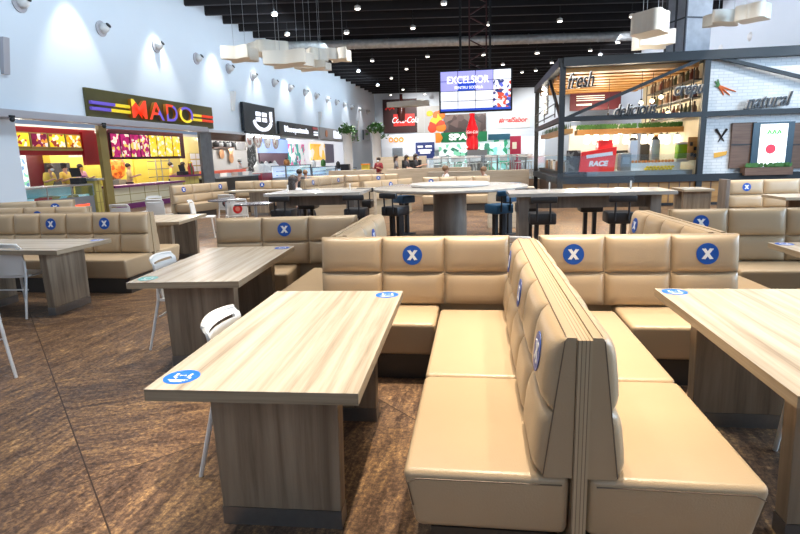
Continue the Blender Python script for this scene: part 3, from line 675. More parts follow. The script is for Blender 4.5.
# fascia of the first shop
s0, s1 = at_lw(0, 118)[0] - 3, at_lw(201, 135)[0]
o = MB().box(((s0 + s1) / 2, -.2, 3.07), (s1 - s0, .4, .22), bev=.02).build('trim_2', GREYTRIM); o.location = LW(0); o.rotation_euler = (0, 0, LROT); struct(o)
o = MB().box(((s1 + 51) / 2 + .2, -.1, 3.05), (51 - s1 - .4, .2, .12)).build('trim_3', mat('pale_trim', (.62, .62, .63, 1), .5)); o.location = LW(0); o.rotation_euler = (0, 0, LROT); struct(o)
for k, (x, y, tx) in enumerate(((12, 118, 'left'), (104, 125, 'right'))):
    s, z = at_lw(x, y, .42)
    r = lw_thing('security_camera', 'small dark dome camera under the grey fascia, over the %s' % ('pale wall end' if k == 0 else 'gold pillar'), 'camera', s, .42, 'cameras on the fascia'); r.location.z = z
    MB().ball((0, 0, -.04), .07, 10).build('dome', BLACK, r, True); MB().box((0, .02, .04), (.16, .1, .06)).build('mount', BLKMETAL, r)
# big sign with coloured letters
o, w, h = lw_box('shop_sign', 'olive sign board with four big multicoloured raised letters', 'sign', mat('olive_board', (.11, .095, .03, 1), .35, .3, noise=(1.2, .4)), (88, 97.6, 212, 123), .12, .1)
# (a board measured on the wall plane keeps one height)
SGN, SW, SH = o, w, h
def split_mat(name, c1, c2, cx, cz, k=.9):
    m = bpy.data.materials.new(name); m.use_nodes = True; nt = m.node_tree; p = nt.nodes['Principled BSDF']; L = nt.links.new
    tc = nt.nodes.new('ShaderNodeTexCoord'); dp = nt.nodes.new('ShaderNodeVectorMath'); dp.operation = 'DOT_PRODUCT'; dp.inputs[1].default_value = (k, 0, 1); L(tc.outputs['Object'], dp.inputs[0])
    g = nt.nodes.new('ShaderNodeMath'); g.operation = 'GREATER_THAN'; g.inputs[1].default_value = cx * k + cz; L(dp.outputs['Value'], g.inputs[0])
    mx = nt.nodes.new('ShaderNodeMix'); mx.data_type = 'RGBA'; mx.inputs[6].default_value = c1; mx.inputs[7].default_value = c2; L(g.outputs[0], mx.inputs[0]); L(mx.outputs[2], p.inputs['Base Color'])
    L(mx.outputs[2], p.inputs['Emission Color']); p.inputs['Emission Strength'].default_value = .55; return m
LR, LY, LP = srgb(235, 65, 30), srgb(245, 215, 50), srgb(105, 85, 190)
SIDE = mat('letter_side', srgb(170, 105, 20), .5)
SGW0 = lw_rect(88, 97.6, 212, 123, .12)
fs = lambda x: at_lw(x, 110, .2)[0] - (SGW0[0] + SGW0[1]) / 2
for ch, xa, xb, c1, c2, k, bs in (('M', 129.5, 145.5, LR, LY, -.7, .36), ('A', 146.5, 162.5, LP, LR, -1.4, -.22), ('D', 164, 176, LP, LR, -.8, .2), ('O', 177, 191.5, LY, LP, .5, 0)):
    x0, x1 = fs(xa), fs(xb); cx, cz = (x0 + x1) / 2, .47 * SH
    t = text(ch, .80, split_mat('letter_' + ch, c1, c2, cx, cz + bs, k), 'letter', SGN, .06, (0, 0, 0), 0, 1.0, bold=.004)
    xs_ = [v.co.x for v in t.data.vertices]; f = (x1 - x0) * .93 / (max(xs_) - min(xs_)); mid = (max(xs_) + min(xs_)) / 2
    zs_ = [v.co.z for v in t.data.vertices]; mz = (max(zs_) + min(zs_)) / 2; g_ = .66 / (max(zs_) - min(zs_))
    for v in t.data.vertices: v.co = ((v.co.x - mid) * f + cx, v.co.y - .1, (v.co.z - mz) * g_ + cz)
    t.data.materials.append(SIDE)
    for p in t.data.polygons:
        if abs(p.normal.y) < .6: p.material_index = 1
for side, xa, xb, ca, cb in ((0, 92, 131, LP, LY), (1, 192, 212, LY, LR)):
    for zz, bias in ((.52, 0), (.32, -.06)):
        x0, x1 = fs(xa), fs(xb); xm = x0 + (x1 - x0) * (.58 + bias * 2 if side == 0 else .42)
        for a, b_, c in ((x0, xm, ca), (xm, x1, cb)):
            MB().box(((a + b_) / 2, -.05, zz * SH), (b_ - a, .1, .10)).build('stripe', mat('stripe_%d%s' % (side, 'a' if c is ca else 'b'), c, .4, emit=.35), SGN)

# ---- first shop, left bay
MENU = lambda n, cols, sc=9.0: blobs(n, cols, sc, emit=.9)
m_y = MENU('menu_yellow', [srgb(245, 205, 30), srgb(250, 215, 50), srgb(245, 200, 40), srgb(250, 240, 200), srgb(150, 60, 40)])
m_p = MENU('menu_plum', [srgb(120, 20, 60), srgb(130, 25, 65), srgb(110, 15, 50), srgb(235, 215, 205), srgb(225, 150, 50)])
lw_wall(RED, (8, 128, 96, 155), -.75, .3)
o, w, h = lw_wall(RED, (84, 133, 106, 165), -.6, .1)
lw_wall(GOLD, (12, 148.5, 83, 150.5), -.6, .08)
names = ['leftmost of the four, yellow with cakes', 'second of the four, plum with cups', 'third of the four, yellow with plates', 'rightmost of the four, orange with rows of dishes']
for k, (a, b, m) in enumerate(((11, 29.5, m_y), (30.5, 47.5, m_p), (48.5, 65, m_y), (66, 81, MENU('menu_orange', [srgb(240, 170, 20), srgb(245, 185, 30), srgb(250, 235, 190), srgb(240, 170, 20), srgb(150, 70, 30)], 12)))):
    o, w, h = lw_box('menu_board', 'lit menu board, ' + names[k], 'menu', GOLD, (a, 131.5 + k, b, 147.5 + k * .3), -.65, .06, 'menu boards of the left bay')
    on_face(o, 'print', m, (0, h / 2), (w - .08, h - .08))
o, w, h = lw_box('drinks_fridge', 'white lit drinks fridge at the far left of the first shop', 'fridge', mat('fridge_white', (.7, .75, .8, 1), .3), (14, 154, 27.5, 182), -3.2, .6, base=0)
on_face(o, 'door', blobs('fridge_goods', [srgb(190, 225, 240), srgb(215, 240, 250), srgb(120, 190, 160), srgb(90, 130, 170), srgb(235, 245, 250)], 7, emit=.6), (0, h * .55), (w - .1, h * .75))
lw_wall(DKRED, (28, 150, 52, 184), -3.3, .1, base=0)
o, w, h = lw_box('steel_oven', 'dark steel oven cabinet with a yellow hood', 'oven', mat('dark_steel', (.12, .13, .14, 1), .3, .7, noise=(8, .5)), (52, 163, 71, 182), -3.0, .6, base=0)
MB().box((0, .25, h + .22), (w, .5, .42)).build('hood', YELLOW, o)
lw_wall(mat('olive_yellow', (.52, .43, .05, 1), .45, noise=(1.5, .2)), (70, 157, 109, 184), -3.5, .1, base=0)
o, w, h = lw_box('display_case', 'long glass display counter with trays, red glow at its foot', 'display', mat('case_grey', (.26, .28, .30, 1), .35, .4), (22, 199, 95, 207), -.05, .85, base=0)
hh = 1.0 - h
MB().box((0, .42, h + hh), (w, .86, .05)).build('counter_top', STEEL, o)
MB().box((0, -.01, h + hh * .45), (w, .015, hh * .85)).build('glass_front', GLASS, o)
MB().box((0, .5, h + .03), (w - .06, .7, .06)).build('tray_shelf', blobs('case_goods', [srgb(120, 190, 195), srgb(160, 215, 215), srgb(200, 230, 230), srgb(120, 110, 60), srgb(150, 40, 50)], 2.5, emit=.35), o)
MB().box((0, .83, h + hh * .45), (w, .02, hh * .85)).build('back_glass', mat('case_back', (.25, .50, .55, 1), .3, noise=(2, .4), emit=.25), o)
MB().box((0, -.02, h * .55), (w * .8, .03, .05)).build('light_strip', mat('red_glow', (1, .06, .02, 1), .5, emit=2.5), o)
for k in (-.5, -.17, .17, .5): MB().box((k * w, .0, h + hh * .5), (.03, .03, hh)).build('post', STEEL, o)
def tiled(label, px, off, depth, m, top=None, rows=3, cols=2, name='tiled_counter', foot=None):
    o, w, h = lw_box(name, label, 'counter', m, px, off, depth, base=0)
    mb = MB()
    for i in range(1, cols): mb.box((-w / 2 + w * i / cols, -.004, h / 2), (.02, .01, h))
    for j in range(1, rows): mb.box((0, -.004, h * j / rows), (w, .01, .02))
    mb.build('tile_joint', mat('joint', (.30, .22, .06, 1), .6), o)
    if top: MB().box((0, depth / 2 - .05, h + .03), (w + .06, depth + .14, .07)).build('counter_top', top, o)
    if foot: MB().box((0, -.015, .11), (w, .03, .2)).build('foot_panel', foot, o)
    return o, w, h
TILE = mat('cream_tile', (.66, .60, .42, 1), .12, noise=(1.2, .06)); TILEY = mat('gold_tile', (.55, .45, .13, 1), .2, noise=(1.5, .15))
tiled('gold tiled counter end with a worktop, left of the gold pillar', (96.5, 180, 102.5, 208), 0, .8, TILEY, STEEL)
struct(lw_box('trim_4', '', '', mat('olive_gold', (.26, .19, .06, 1), .4, noise=(2, .2)), (103.5, 126, 111, 208), .1, .12, base=0)[0])
r = lw_thing('cash_register', 'black cash register on the display counter, left bay', 'register', at_lw(92, 175)[0], -.5); r.location.z = 1.03
MB().box((0, 0, .1), (.4, .4, .2), bev=.02).build('base', BLACK, r); MB().box((0, .1, .38), (.42, .05, .3), rx=-.2).build('screen', BLKMETAL, r)
for x, sh, lb, kw in ((46, cy_, 'worker in yellow shirt bending over the display counter', dict(bow=.2, mask=MASKW, bun=True)), (65, cy_, 'worker in pale yellow shirt and dark cap behind the display counter', dict(hat=ck_)), (81, cp_, 'worker in pink shirt and purple apron at the counter end', dict(apron=pur_, mask=cy_))):
    s = at_lw(x, 175, -1.6)[0]; p = LW(s, -1.6); person(lb, p, PI / 2 - .05, sh, h=.98, group='staff of the first shop', **kw)
# ---- right bay
lw_wall(DKRED, (109, 131, 184, 159), -.55, .1)
pl = MENU('screen_plum', [srgb(165, 20, 95), srgb(175, 30, 105), srgb(150, 15, 80), srgb(245, 225, 200), srgb(225, 190, 90)], 8)
ye = MENU('screen_yellow', [srgb(245, 200, 30), srgb(250, 215, 60), srgb(245, 225, 120), srgb(250, 240, 210), srgb(220, 190, 60)], 8)
xs = [110.8, 120.6, 130.2, 140, 149.2, 157, 165, 172.5, 180.3]; ordn = ['first', 'second', 'third', 'fourth', 'fifth', 'sixth', 'seventh', 'eighth']
for k in range(8):
    y0 = 133 + (xs[k] - 110) * .05; y1 = 158 - (xs[k] - 110) * .02
    o2, w2, h2 = lw_box('menu_screen', '%s hanging menu screen from the gold pillar, the %s ones' % (ordn[k], 'plum' if k < 4 else 'yellow'), 'menu', BLKMETAL, (xs[k], y0, xs[k + 1] - .3, y1), -.45, .06, 'hanging menu screens')
    on_face(o2, 'display', pl if k < 4 else ye, (0, h2 / 2), (w2 - .06, h2 - .06))
o, w, h = tiled('long cream tiled counter with a plum worktop under the eight screens', (114, 185, 184, 208), 0, .8, TILE, PURPLE, 3, 5, foot=PURPLE)
_, _, h = tiled('short gold tiled counter by the steel column', (186, 176, 200, 205), -.1, .7, TILEY, PURPLE, 3, 3)
HG = h
r = lw_thing('kebab_grill', 'upright kebab grill glowing orange behind the cream counter', 'grill', at_lw(118, 172, -2.3)[0], -2.3)
MB().box((0, .25, 1.0), (.75, .15, 2.0)).build('back_plate', STEEL, r); MB().lathe([(.1, 1.05), (.26, 1.2), (.32, 1.7), (.2, 1.95), (.08, 2.0)], seg=16).build('meat_cone', blobs('kebab', [srgb(225, 120, 40), srgb(240, 150, 60), srgb(190, 80, 30)], 9, emit=.5), r, True)
MB().box((0, 0, .5), (.8, .6, 1.0)).build('base', STEEL, r); MB().tube([(0, 0, 1.0), (0, 0, 2.15)], .02, 8).build('spit', STEEL, r)
lw_wall(YELLOW, (112, 157, 186, 182), -3.6, .1, base=0)
lw_wall(YELLOW, (135, 159, 148, 178), -2.2, .1, base=0)
r = lw_thing('tray_rack', 'tall steel rack of trays behind the cream counter', 'rack', at_lw(159, 168, -2.2)[0], -2.2)
for sx in (-1, 1):
    for sy in (-1, 1): MB().box((sx * .55, sy * .22, 1.1), (.04, .04, 2.2)).build('post', STEEL, r)
for k in range(6): MB().box((0, 0, .3 + .36 * k), (1.1, .44, .03)).build('tray', mat('tray_dark', (.18, .17, .16, 1), .4, .5), r)
for x, sh, lb, kw in ((128.5, cb_, 'worker in beige shirt in front of the kebab grill', dict()), (171, cy_, 'worker in yellow shirt behind the right end of the cream counter', dict(mask=MASKW)), (180, cb_, 'worker in pale shirt bowing at the right end of the cream counter', dict(bow=.15))):
    s = at_lw(x, 172, -1.3)[0]; person(lb, LW(s, -1.3), PI / 2 + .5, sh, h=.97, group='staff of the first shop', **kw)
lw_wall(mat('lit_yellow', (.85, .70, .25, 1), .5, noise=(1, .1)), (182, 137, 205, 180), -2.0, .1, base=0)
o, w, h = lw_box('notice_board', 'white paper notices on the bright yellow wall', 'notice', GOLD, (190, 153, 202, 172), -1.9, .04)
for i in range(2):
    for j in range(3): on_face(o, 'sheet', WHITE, ((i - .5) * w * .48, h * (j + .5) / 3), (w * .4, h * .27))
r = lw_thing('cash_register', 'black cash register on the short gold counter', 'register', at_lw(191, 172)[0], -.4); r.location.z = HG + .065
MB().box((0, 0, .08), (.4, .35, .16), bev=.02).build('base', BLACK, r); MB().box((-.1, -.05, .3), (.4, .05, .28), rx=-.2).build('screen', BLKMETAL, r)
for k, (x, m) in enumerate(((196.5, RED), (198, GREEN), (199.5, RED))):
    r = lw_thing('sauce_bottle', ['red', 'green', 'red'][k] + ' bottle on the short gold counter, ' + ['first', 'middle', 'last'][k] + ' of three', 'bottle', at_lw(x, 170)[0], -.35, 'bottles on the short gold counter'); r.location.z = HG + .065
    MB().lathe([(.07, 0), (.075, .3), (.03, .42), (.028, .5)], seg=12).build('body', m, r, True, 40); MB().lathe([(.035, .5), (.03, .56)], seg=10).build('cap', YELLOW, r)
o, w, h = lw_box('column', '', '', mat('dark_cladding', (.17, .18, .20, 1), .35, .6, noise=(3, .4)), (203, 131, 214, 206), .06, .12, base=0); struct(o)

# ---- second shop (kitchen) and the next ones
WHP = mat('white_panel', (.75, .74, .72, 1), .5)
lw_wall(mat('kitchen_wall', (.42, .40, .37, 1), .6), (211, 138, 258, 172), -4.0, .1, base=0)
lw_wall(DKWOOD, (210, 132, 262, 141), -.1, .3)
o, w, h = lw_box('kitchen_counter', 'dark counter of the open kitchen with a red lit top', 'counter', mat('black_stone', (.02, .018, .018, 1), .3), (215, 177, 259, 190), 0, .9, base=0)
MB().box((0, .4, h + .03), (w + .1, 1.0, .06)).build('counter_top', STEEL, o)
MB().box((0, .75, h + .28), (w * .9, .3, .18)).build('heat_shelf', mat('red_heat', (.6, .10, .05, 1), .4, emit=.5), o)
for k in range(4): MB().box((-w * .4 + k * w * .25, .3, h + .15), (.5, .35, .18)).build('tub', WHP if k % 2 else STEEL, o)
o, w, h = lw_box('wall_shelf', 'wooden wall shelf with pots in the open kitchen', 'shelf', DKWOOD, (214, 147, 234, 148.5), -3.6, .35)
for k in range(5):
    r = lw_thing('cooking_pot', 'small dark pot on the kitchen wall shelf', 'pot', at_lw(216 + k * 4, 145, -3.5)[0], -3.5, 'pots on the kitchen shelf'); r.location.z = o.location.z + h
    MB().lathe([(.16, 0), (.2, .05), (.2, .24), (.18, .25)], seg=12).build('body', [BLKMETAL, STEEL][k % 2], r, True, 40); MB().lathe([(.19, .25), (.06, .3), (.03, .34)], seg=12).build('lid', BLKMETAL, r, True)
COP = mat('copper', (.55, .25, .10, 1), .3, .8)
for k, (x, y) in enumerate(((221, 154), (230, 151), (230.5, 158.5))):
    s, z = at_lw(x, y, -3.9); r = lw_thing('copper_pan', 'copper pan hanging on the white kitchen wall, ' + ['left', 'upper right', 'lower right'][k], 'pan', s, -3.9, 'copper pans'); r.location.z = z
    q = MB().lathe([(.22, 0), (.30, .05), (.31, .07)], seg=16).build('bowl', COP, r, True, 40); q.rotation_euler = (PI / 2, 0, 0)
    MB().box((0, -.03, .45), (.05, .03, .5)).build('handle', BLKMETAL, r)
lw_box('picture', 'dark framed photograph on the kitchen wall', 'picture', blobs('pic_dark', [(.05, .04, .03, 1), (.2, .16, .12, 1), (.09, .07, .05, 1)], 3), (236, 142, 247, 150), -3.9, .05)
lw_box('chalkboard', 'black board with white drawings beside the kitchen', 'board', blobs('chalk', [(.015, .015, .015, 1), (.02, .02, .02, 1), (.02, .02, .02, 1), (.02, .02, .02, 1), (.30, .30, .30, 1)], 11), (248, 140, 256, 165), -1.5, .08, base=0)
person('cook in white with a tall hat behind the dark kitchen counter', LW(at_lw(240, 168, -1.6)[0], -1.6), PI / 2, cw_, hat=cw_, mask=MASKW)
o, w, h = lw_box('shop_sign', 'black square sign with a white hook and grid drawing', 'sign', mat('black_sign', (.012, .016, .022, 1), .4), (244, 105, 275, 132), .25, .15)
glow = mat('sign_white', (.9, .92, 1, 1), .5, emit=.9)
hk = [(.28 * w * math.cos(a) + .05 * w, -.02, .45 * h + .36 * h * math.sin(a)) for a in [PI * (1.05 + k / 14 * 1.0) for k in range(15)]]
hk.append((hk[-1][0], -.02, .8 * h))
MB().tube(hk, .11, 6).build('hook_drawing', glow, o)
mb = MB()
for i in range(2):
    for j in range(2): mb.box((.02 * w + (i - .5) * .2 * w, -.02, .56 * h + (j - .5) * .2 * h), (.145 * w, .03, .15 * h))
mb.build('grid_drawing', glow, o)
o, w, h = lw_box('lamp_rail', 'black rail of small lit spotlights under the square black sign', 'rail', BLKMETAL, (246, 132.6, 282, 134.4), .4, .12)
for k in range(5):
    MB().lathe([(.10, -.18), (.13, -.3)], ((k - 2) * w / 5.4, .05, .12), 10).build('lamp', LAMPC, o)
    MB().tube([((k - 2) * w / 5.4, .05, 0), ((k - 2) * w / 5.4, .05, -.1)], .03, 6).build('stem', BLKMETAL, o)
for k, x in enumerate((249, 258, 267.5, 275.5)):
    s, z = at_lw(x, 139.5 + k * .8, .1); r = lw_thing('round_sign', '%s of four round hanging signs under the square black sign' % ['leftmost', 'second', 'third', 'rightmost'][k], 'sign', s, .1, 'round hanging signs'); r.location.z = z
    q = MB().lathe([(.42, -.03), (.42, .03)], seg=24).build('disc', [WHP, mat('disc_pink', (.6, .5, .45, 1), .5)][k % 2], r, True, 40); q.rotation_euler = (PI / 2, 0, 0)
    MB().lathe([(.3, .03), (.3, .035)], seg=24).build('print', blobs('disc_print', [(.7, .65, .6, 1), (.4, .2, .15, 1), (.8, .78, .75, 1)], 5), r).rotation_euler = (PI / 2, 0, 0)
    MB().tube([(0, 0, .42), (0, 0, .7)], .012, 6).build('hanger', BLKMETAL, r)
# third shop
lw_wall(mat('violet_brown', (.13, .07, .09, 1), .5, noise=(.6, .3)), (260, 152, 290, 172), -4.3, .1, base=0)
lw_wall(mat('blue_lit', (.25, .36, .75, 1), .5, emit=.5), (258, 139, 288, 153), -4.2, .1)
o, w, h = tiled('white and red striped counter of the third shop', (262, 172, 288, 184), 0, .9, mat('red_band', (.42, .05, .08, 1), .4), WHP, 2, 3)
for k in range(5):
    r = lw_thing('food_container', '%s white container on the red striped counter' % ordn[k], 'container', at_lw(266 + k * 4.2, 168)[0], -.5, 'containers on the red counter'); r.location.z = h + .065
    MB().lathe([(.2, 0), (.26, .3), (.12, .46)], seg=12).build('tub', WHP, r, True, 40); MB().lathe([(.13, .46), (.05, .6)], seg=10).build('lid', [WHP, BLACK][k % 2], r, True)
o, w, h = lw_box('shop_sign', 'long black sign with white lettering and a small red corner', 'sign', mat('black_sign2', (.01, .014, .02, 1), .4), (279.5, 124, 318, 137), .25, .15)
text('Mesopotamia', h * .62, glow, 'lettering', o, .02, (-.1 * w, -.03, .5 * h), 0, 1.55, bold=.006)
MB().box((.41 * w, -.02, .82 * h), (.15 * w, .03, .18 * h)).build('red_corner', RED, o)
for q in (.3, .5): MB().box((.42 * w, -.02, q * h), (.12 * w, .03, .12 * h)).build('text_line', glow, o)
brt = [srgb(250, 250, 250), srgb(235, 240, 250), srgb(245, 235, 225), srgb(225, 195, 160), srgb(240, 250, 255)]
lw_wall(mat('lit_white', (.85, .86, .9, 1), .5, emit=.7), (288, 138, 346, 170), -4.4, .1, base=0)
lw_box('poster', 'pink and teal tall poster left of the cake shop', 'poster', blobs('poster_pink', [srgb(240, 240, 245), srgb(225, 110, 160), srgb(80, 170, 160), srgb(250, 250, 250)], 2.2, emit=.5), (289, 144, 305, 166), -4.2, .08)
lw_box('poster', 'orange lit panel in the middle of the cake shop', 'poster', blobs('poster_orange', [srgb(250, 185, 60), srgb(250, 200, 90), srgb(250, 240, 220)], 1.1, emit=.8), (311, 144, 325, 160), -4.28, .08)
lw_box('poster', 'grey violet panel right of the orange one', 'poster', mat('violet_grey', (.42, .40, .5, 1), .5), (325.5, 144, 334, 163), -4.28, .08)
TOPS = []
for k, (a, b, lb) in enumerate(((287, 312, 'glass cake display behind the seated couple'), (313, 336.5, 'glass cake display right of the couple, middle of the three'), (338, 357, 'display counter with two yellow stripes'))):
    o, w, h = lw_box('cake_display', lb, 'display', mat('case_blue', (.30, .36, .44, 1), .3), (a, 176, b, 186), 1.2 - k * .2, .9, base=0)
    MB().box((0, .03, h + .32), (w, .02, .64)).build('glass_front', GLASS, o)
    MB().box((0, .85, h + .32), (w, .04, .64)).build('lit_back', mat('lit_blue_back', (.6, .72, .88, 1), .4, emit=.7), o)
    sa = at_lw(a, 181, 1.2 - k * .2)[0]; TOPS.append((sa, sa + w, h + .685, 1.2 - k * .2 - .45))
    MB().box((0, .45, h + .66), (w + .05, .95, .05)).build('case_top', mat('case_dark', (.10, .12, .15, 1), .3), o)
    for q in (-1, 1): MB().box((q * w / 2, .03, h + .32), (.09, .06, .66)).build('case_post', mat('case_dark', (.1, .12, .15, 1), .3), o)
    for z in (.12, .34): MB().box((0, .5, h + z), (w * .9, .5, .06)).build('cake_row', blobs('cakes', [srgb(225, 235, 245), srgb(190, 205, 235), srgb(240, 240, 245), srgb(170, 180, 210)], 3.5, emit=.25), o)
    if k == 2:
        for z in (.18, .46): MB().box((0, -.0, h + z), (w * .94, .03, .11)).build('stripe', YELLOW, o)
for k in range(6):
    T_ = TOPS[k // 2]; s = T_[0] + (T_[1] - T_[0]) * (.3 + .4 * (k % 2)); r = lw_thing('counter_jar', ['brown loaf plate', 'glass jar', 'white box', 'green bottle', 'dark machine', 'steel urn'][k] + ' on top of the cake displays', 'container', s, T_[3], 'things on the cake displays'); r.location.z = T_[2]
    MB().lathe([(.16, 0), (.2, .12), (.17, .3 + .04 * k), (.08, .36 + .04 * k)], seg=12).build('body', [COP, GLASS, WHP, GREEN, BLKMETAL, STEEL][k], r, True, 40); MB().lathe([(.09, .36 + .04 * k), (.05, .42 + .04 * k)], seg=10).build('lid', [BLKMETAL, STEEL][k % 2], r)
o, w, h = lw_box('shop_sign', 'grey sign with a bright white square, right of the long black sign', 'sign', mat('grey_sign', (.36, .34, .32, 1), .5), (320.5, 129, 346, 140), .25, .15)
MB().box((.12 * w, -.02, .5 * h), (.3 * w, .03, .68 * h)).build('lit_square', glow, o)
MB().lathe([(.28, 0), (.28, .03)], (0, 0, 0), 16).build('round_mark', COP, o).matrix_local = Matrix.Translation((-.3 * w, -.01, .5 * h)) @ Matrix.Rotation(PI / 2, 4, 'X')
lw_box('shop_sign', 'small dark sign behind the left white planter', 'sign', mat('dark_sign', (.06, .07, .08, 1), .4), (349, 130, 358, 141), .3, .15)
lw_box('shop_sign', 'small dark sign between the two white planters', 'sign', mat('dark_sign', (.06, .07, .08, 1), .4), (364, 130, 370, 140), .3, .15)
lw_box('poster', 'red and white lit panel between the white planters', 'poster', blobs('poster_red', [srgb(245, 240, 235), srgb(235, 120, 90), srgb(250, 220, 200), srgb(250, 250, 250)], 1.2, emit=.6), (359, 143, 371, 158), -.5, .1)
def leaf_ball(name, c, r, n, m, parent=None, flat=.8):
    mb = MB()
    for k in range(n):
        a, b = random.uniform(0, 2 * PI), math.acos(random.uniform(-.5, 1)); rr = r * random.uniform(.5, 1)
        p = Vector((rr * math.sin(b) * math.cos(a), rr * math.sin(b) * math.sin(a), rr * math.cos(b) * flat))
        u = Vector((random.uniform(-1, 1), random.uniform(-1, 1), random.uniform(-.3, 1))).normalized() * r * .42; w = u.cross(Vector((random.random(), random.random(), random.random()))).normalized() * r * .12
        q = Vector(c) + p; mb._add([q - u * .2, q + u * .4 + w, q + u, q + u * .4 - w], [(0, 1, 2, 3)])
    return mb.build(name, m, parent)
for k, (x, yt, yb_) in enumerate(((348, 133, 178), (377, 131, 178))):
    p = at_y(x, 155, 30); zt = at_y(x, yt, 30).z
    r = thing('tall_planter', 'tall white column planter with a green plant on top, %s one' % ('left' if k == 0 else 'right'), 'planter', (p.x, p.y, 0), 0, 'white column planters')
    MB().lathe([(.25, 0), (.25, zt * .5), (.25, zt)], seg=20).build('column', WHP, r, True, 40); leaf_ball('plant', (0, 0, zt + .05), .5, 150, GREEN, r)
    leaf_ball('hanging_plant', (.42, 0, zt - .35), .28, 40, GREEN, r)
# wall fittings
for x, y in ((22, 3), (103, 26), (158, 45), (198, 58), (230, 69), (254, 81), (275, 84), (291, 90), (306, 96), (317, 99), (328, 102), (337, 106), (345, 109), (352, 111), (360, 114), (368, 116)):
    s = at_lw(x, y, .1)[0]; r = lw_thing('wall_spotlight', 'small round white wall light in the high row on the left wall', 'light', s, .0, 'round lights on the left wall'); r.location.z = 6.2
    q = MB().lathe([(.25, 0), (.26, .04), (.2, .05)], seg=20).build('ring', GREYTRIM, r, True, 40); q.rotation_euler = (PI / 2, 0, 0)
    MB().ball((.02, -.12, .02), (.165, .18, .165), 14).build('ball_shade', PLASTIC, r, True)
    MB().lathe([(.10, 0), (.09, .02)], seg=14).build('lens', BLACK, r).matrix_local = Matrix.Translation((.05, -.275, .10)) @ Matrix.Rotation(PI / 2 - .6, 4, 'X')
for k, (x, y0, y1) in enumerate(((8, 33, 68), (234.5, 91, 105), (321, 113, 122), (140 + 218, 118, 126))):
    s, z0 = at_lw(x, y1, .15); z1 = at_lw(x, y0, .15)[1]; z0, z1 = (4.15, 5.1)
    r = lw_thing('wall_lamp', ['slim grey fin lamp at the left picture edge', 'slim fin lamp between the olive and the square black signs', 'slim fin lamp above the grey sign', 'slim fin lamp far along the left wall'][k], 'lamp', s, 0, 'fin lamps on the left wall'); r.location.z = z0
    MB().prism([(0, 0), (-.1, 0), (-.26, z1 - z0), (0, z1 - z0)], -.10, .10, 'x').build('shade', GREYTRIM if k == 0 else PLASTIC, r, fix=True)
    MB().box((0, -.02, (z1 - z0) * .6), (.05, .06, .3)).build('bracket', BLKMETAL, r)
def at_rw(x, y):
    d = ray(x, y); t = RA / (d.x - RB * d.y); return d.y * t, EYE + d.z * t
for k, (x, y) in enumerate(((727, 49), (757, 37))):
    s, z = at_rw(x, y); r = thing('wall_spotlight', 'round light on the right wall, %s one' % ['lower', 'upper'][k], 'light', (RA + RB * s, s, z), -PI / 2 - math.atan(RB), 'round lights on the right wall')
    q = MB().lathe([(.36, 0), (.38, .05), (.3, .07)], seg=20).build('ring', GREYTRIM, r, True, 40); q.rotation_euler = (PI / 2, 0, 0)
    MB().ball((.0, -.16, .03), (.25, .24, .25), 14).build('ball_shade', PLASTIC, r, True)
s, z = at_rw(774, 47); r = thing('wall_lamp', 'slim fin lamp on the right wall over the kiosk', 'lamp', (RA + RB * s, s, z - .5), -PI / 2 - math.atan(RB))
MB().prism([(0, 0), (-.1, 0), (-.26, .95), (0, .95)], -.10, .10, 'x').build('shade', PLASTIC, r, fix=True); MB().box((0, -.02, .6), (.05, .06, .3)).build('bracket', BLKMETAL, r)
# ceiling spots
pts = [(340 + a / 2.857, b / 2.857) for a, b in ((50, 22), (18, 92), (297, 8), (208, 78), (424, 68), (628, 58), (133, 132), (92, 172), (250, 160), (410, 155), (562, 150), (605, 178), (715, 143), (745, 157), (465, 183), (520, 205), (52, 203), (190, 196), (147, 222), (107, 243), (180, 255), (145, 270), (242, 268))]
pts += [(200 + a / 2.353, b / 2.353) for a, b in ((175, 33), (345, 75), (205, 80), (440, 108), (405, 142), (790, 165))] + [(520 + a / 2.857, b / 2.857) for a, b in ((320, 45), (280, 120), (50, 150))]
first = None
for x, y in pts:
    p = at_z(x, y, 7.85)
    if p.y > 59 or abs(p.y - 33.5 - .14 * (p.x + 1)) < .6: continue
    lab = 'small white spotlight on the dark ceiling'
    if first is None:
        first = thing('ceiling_spotlight', lab, 'light', p, 0, 'ceiling spotlights')
        MB().lathe([(.06, .1), (.13, .06), (.14, -.02), (.12, -.05)], seg=12).build('housing', PLASTIC, first, True, 40)
        MB().lathe([(.115, -.05), (.10, -.07)], seg=12).build('lens', LAMPW, first); MB().tube([(0, 0, .1), (0, 0, .9)], .02, 6).build('stem', BLKMETAL, first)
    else: dup(first, p, 0, lab)

# ------------------------------------------------------------------ jigsaw pendants
PEND = mat('pendant_white', (.80, .77, .68, 1), .5)
def pendant(label, px, Y, w, d, ph, th=.34, rz=0.0, lobes=4):
    p = at_y(px[0], px[1], Y); r = thing('cloud_pendant', label, 'pendant', p, rz, 'lobed white ceiling pendants')
    n = 48; pg = []
    for k in range(n):
        a = 2 * PI * k / n; q = 1 + .24 * math.cos(lobes * a + ph); ca, sa = math.cos(a), math.sin(a)
        e = 1 / max(abs(ca), abs(sa)) ** .7
        pg.append((w / 2 * q * e * ca * .82, d / 2 * q * e * sa * .82))
    MB().prism(pg, -th / 2, th / 2, 'z').build('shade', PEND, r, True, 40, fix=True)
    for sx in (-1, 1): MB().tube([(sx * w * .2, 0, th / 2), (sx * w * .2, 0, 8.3 - p.z)], .006, 5).build('wire', STEEL, r)
pendant('lobed white pendant, leftmost over the first shop', (240, 54), 15.6, .85, .9, PI)
pendant('lobed white pendant, second from the left over the first shop', (268, 49), 16.6, 1.25, 1.1, 0)
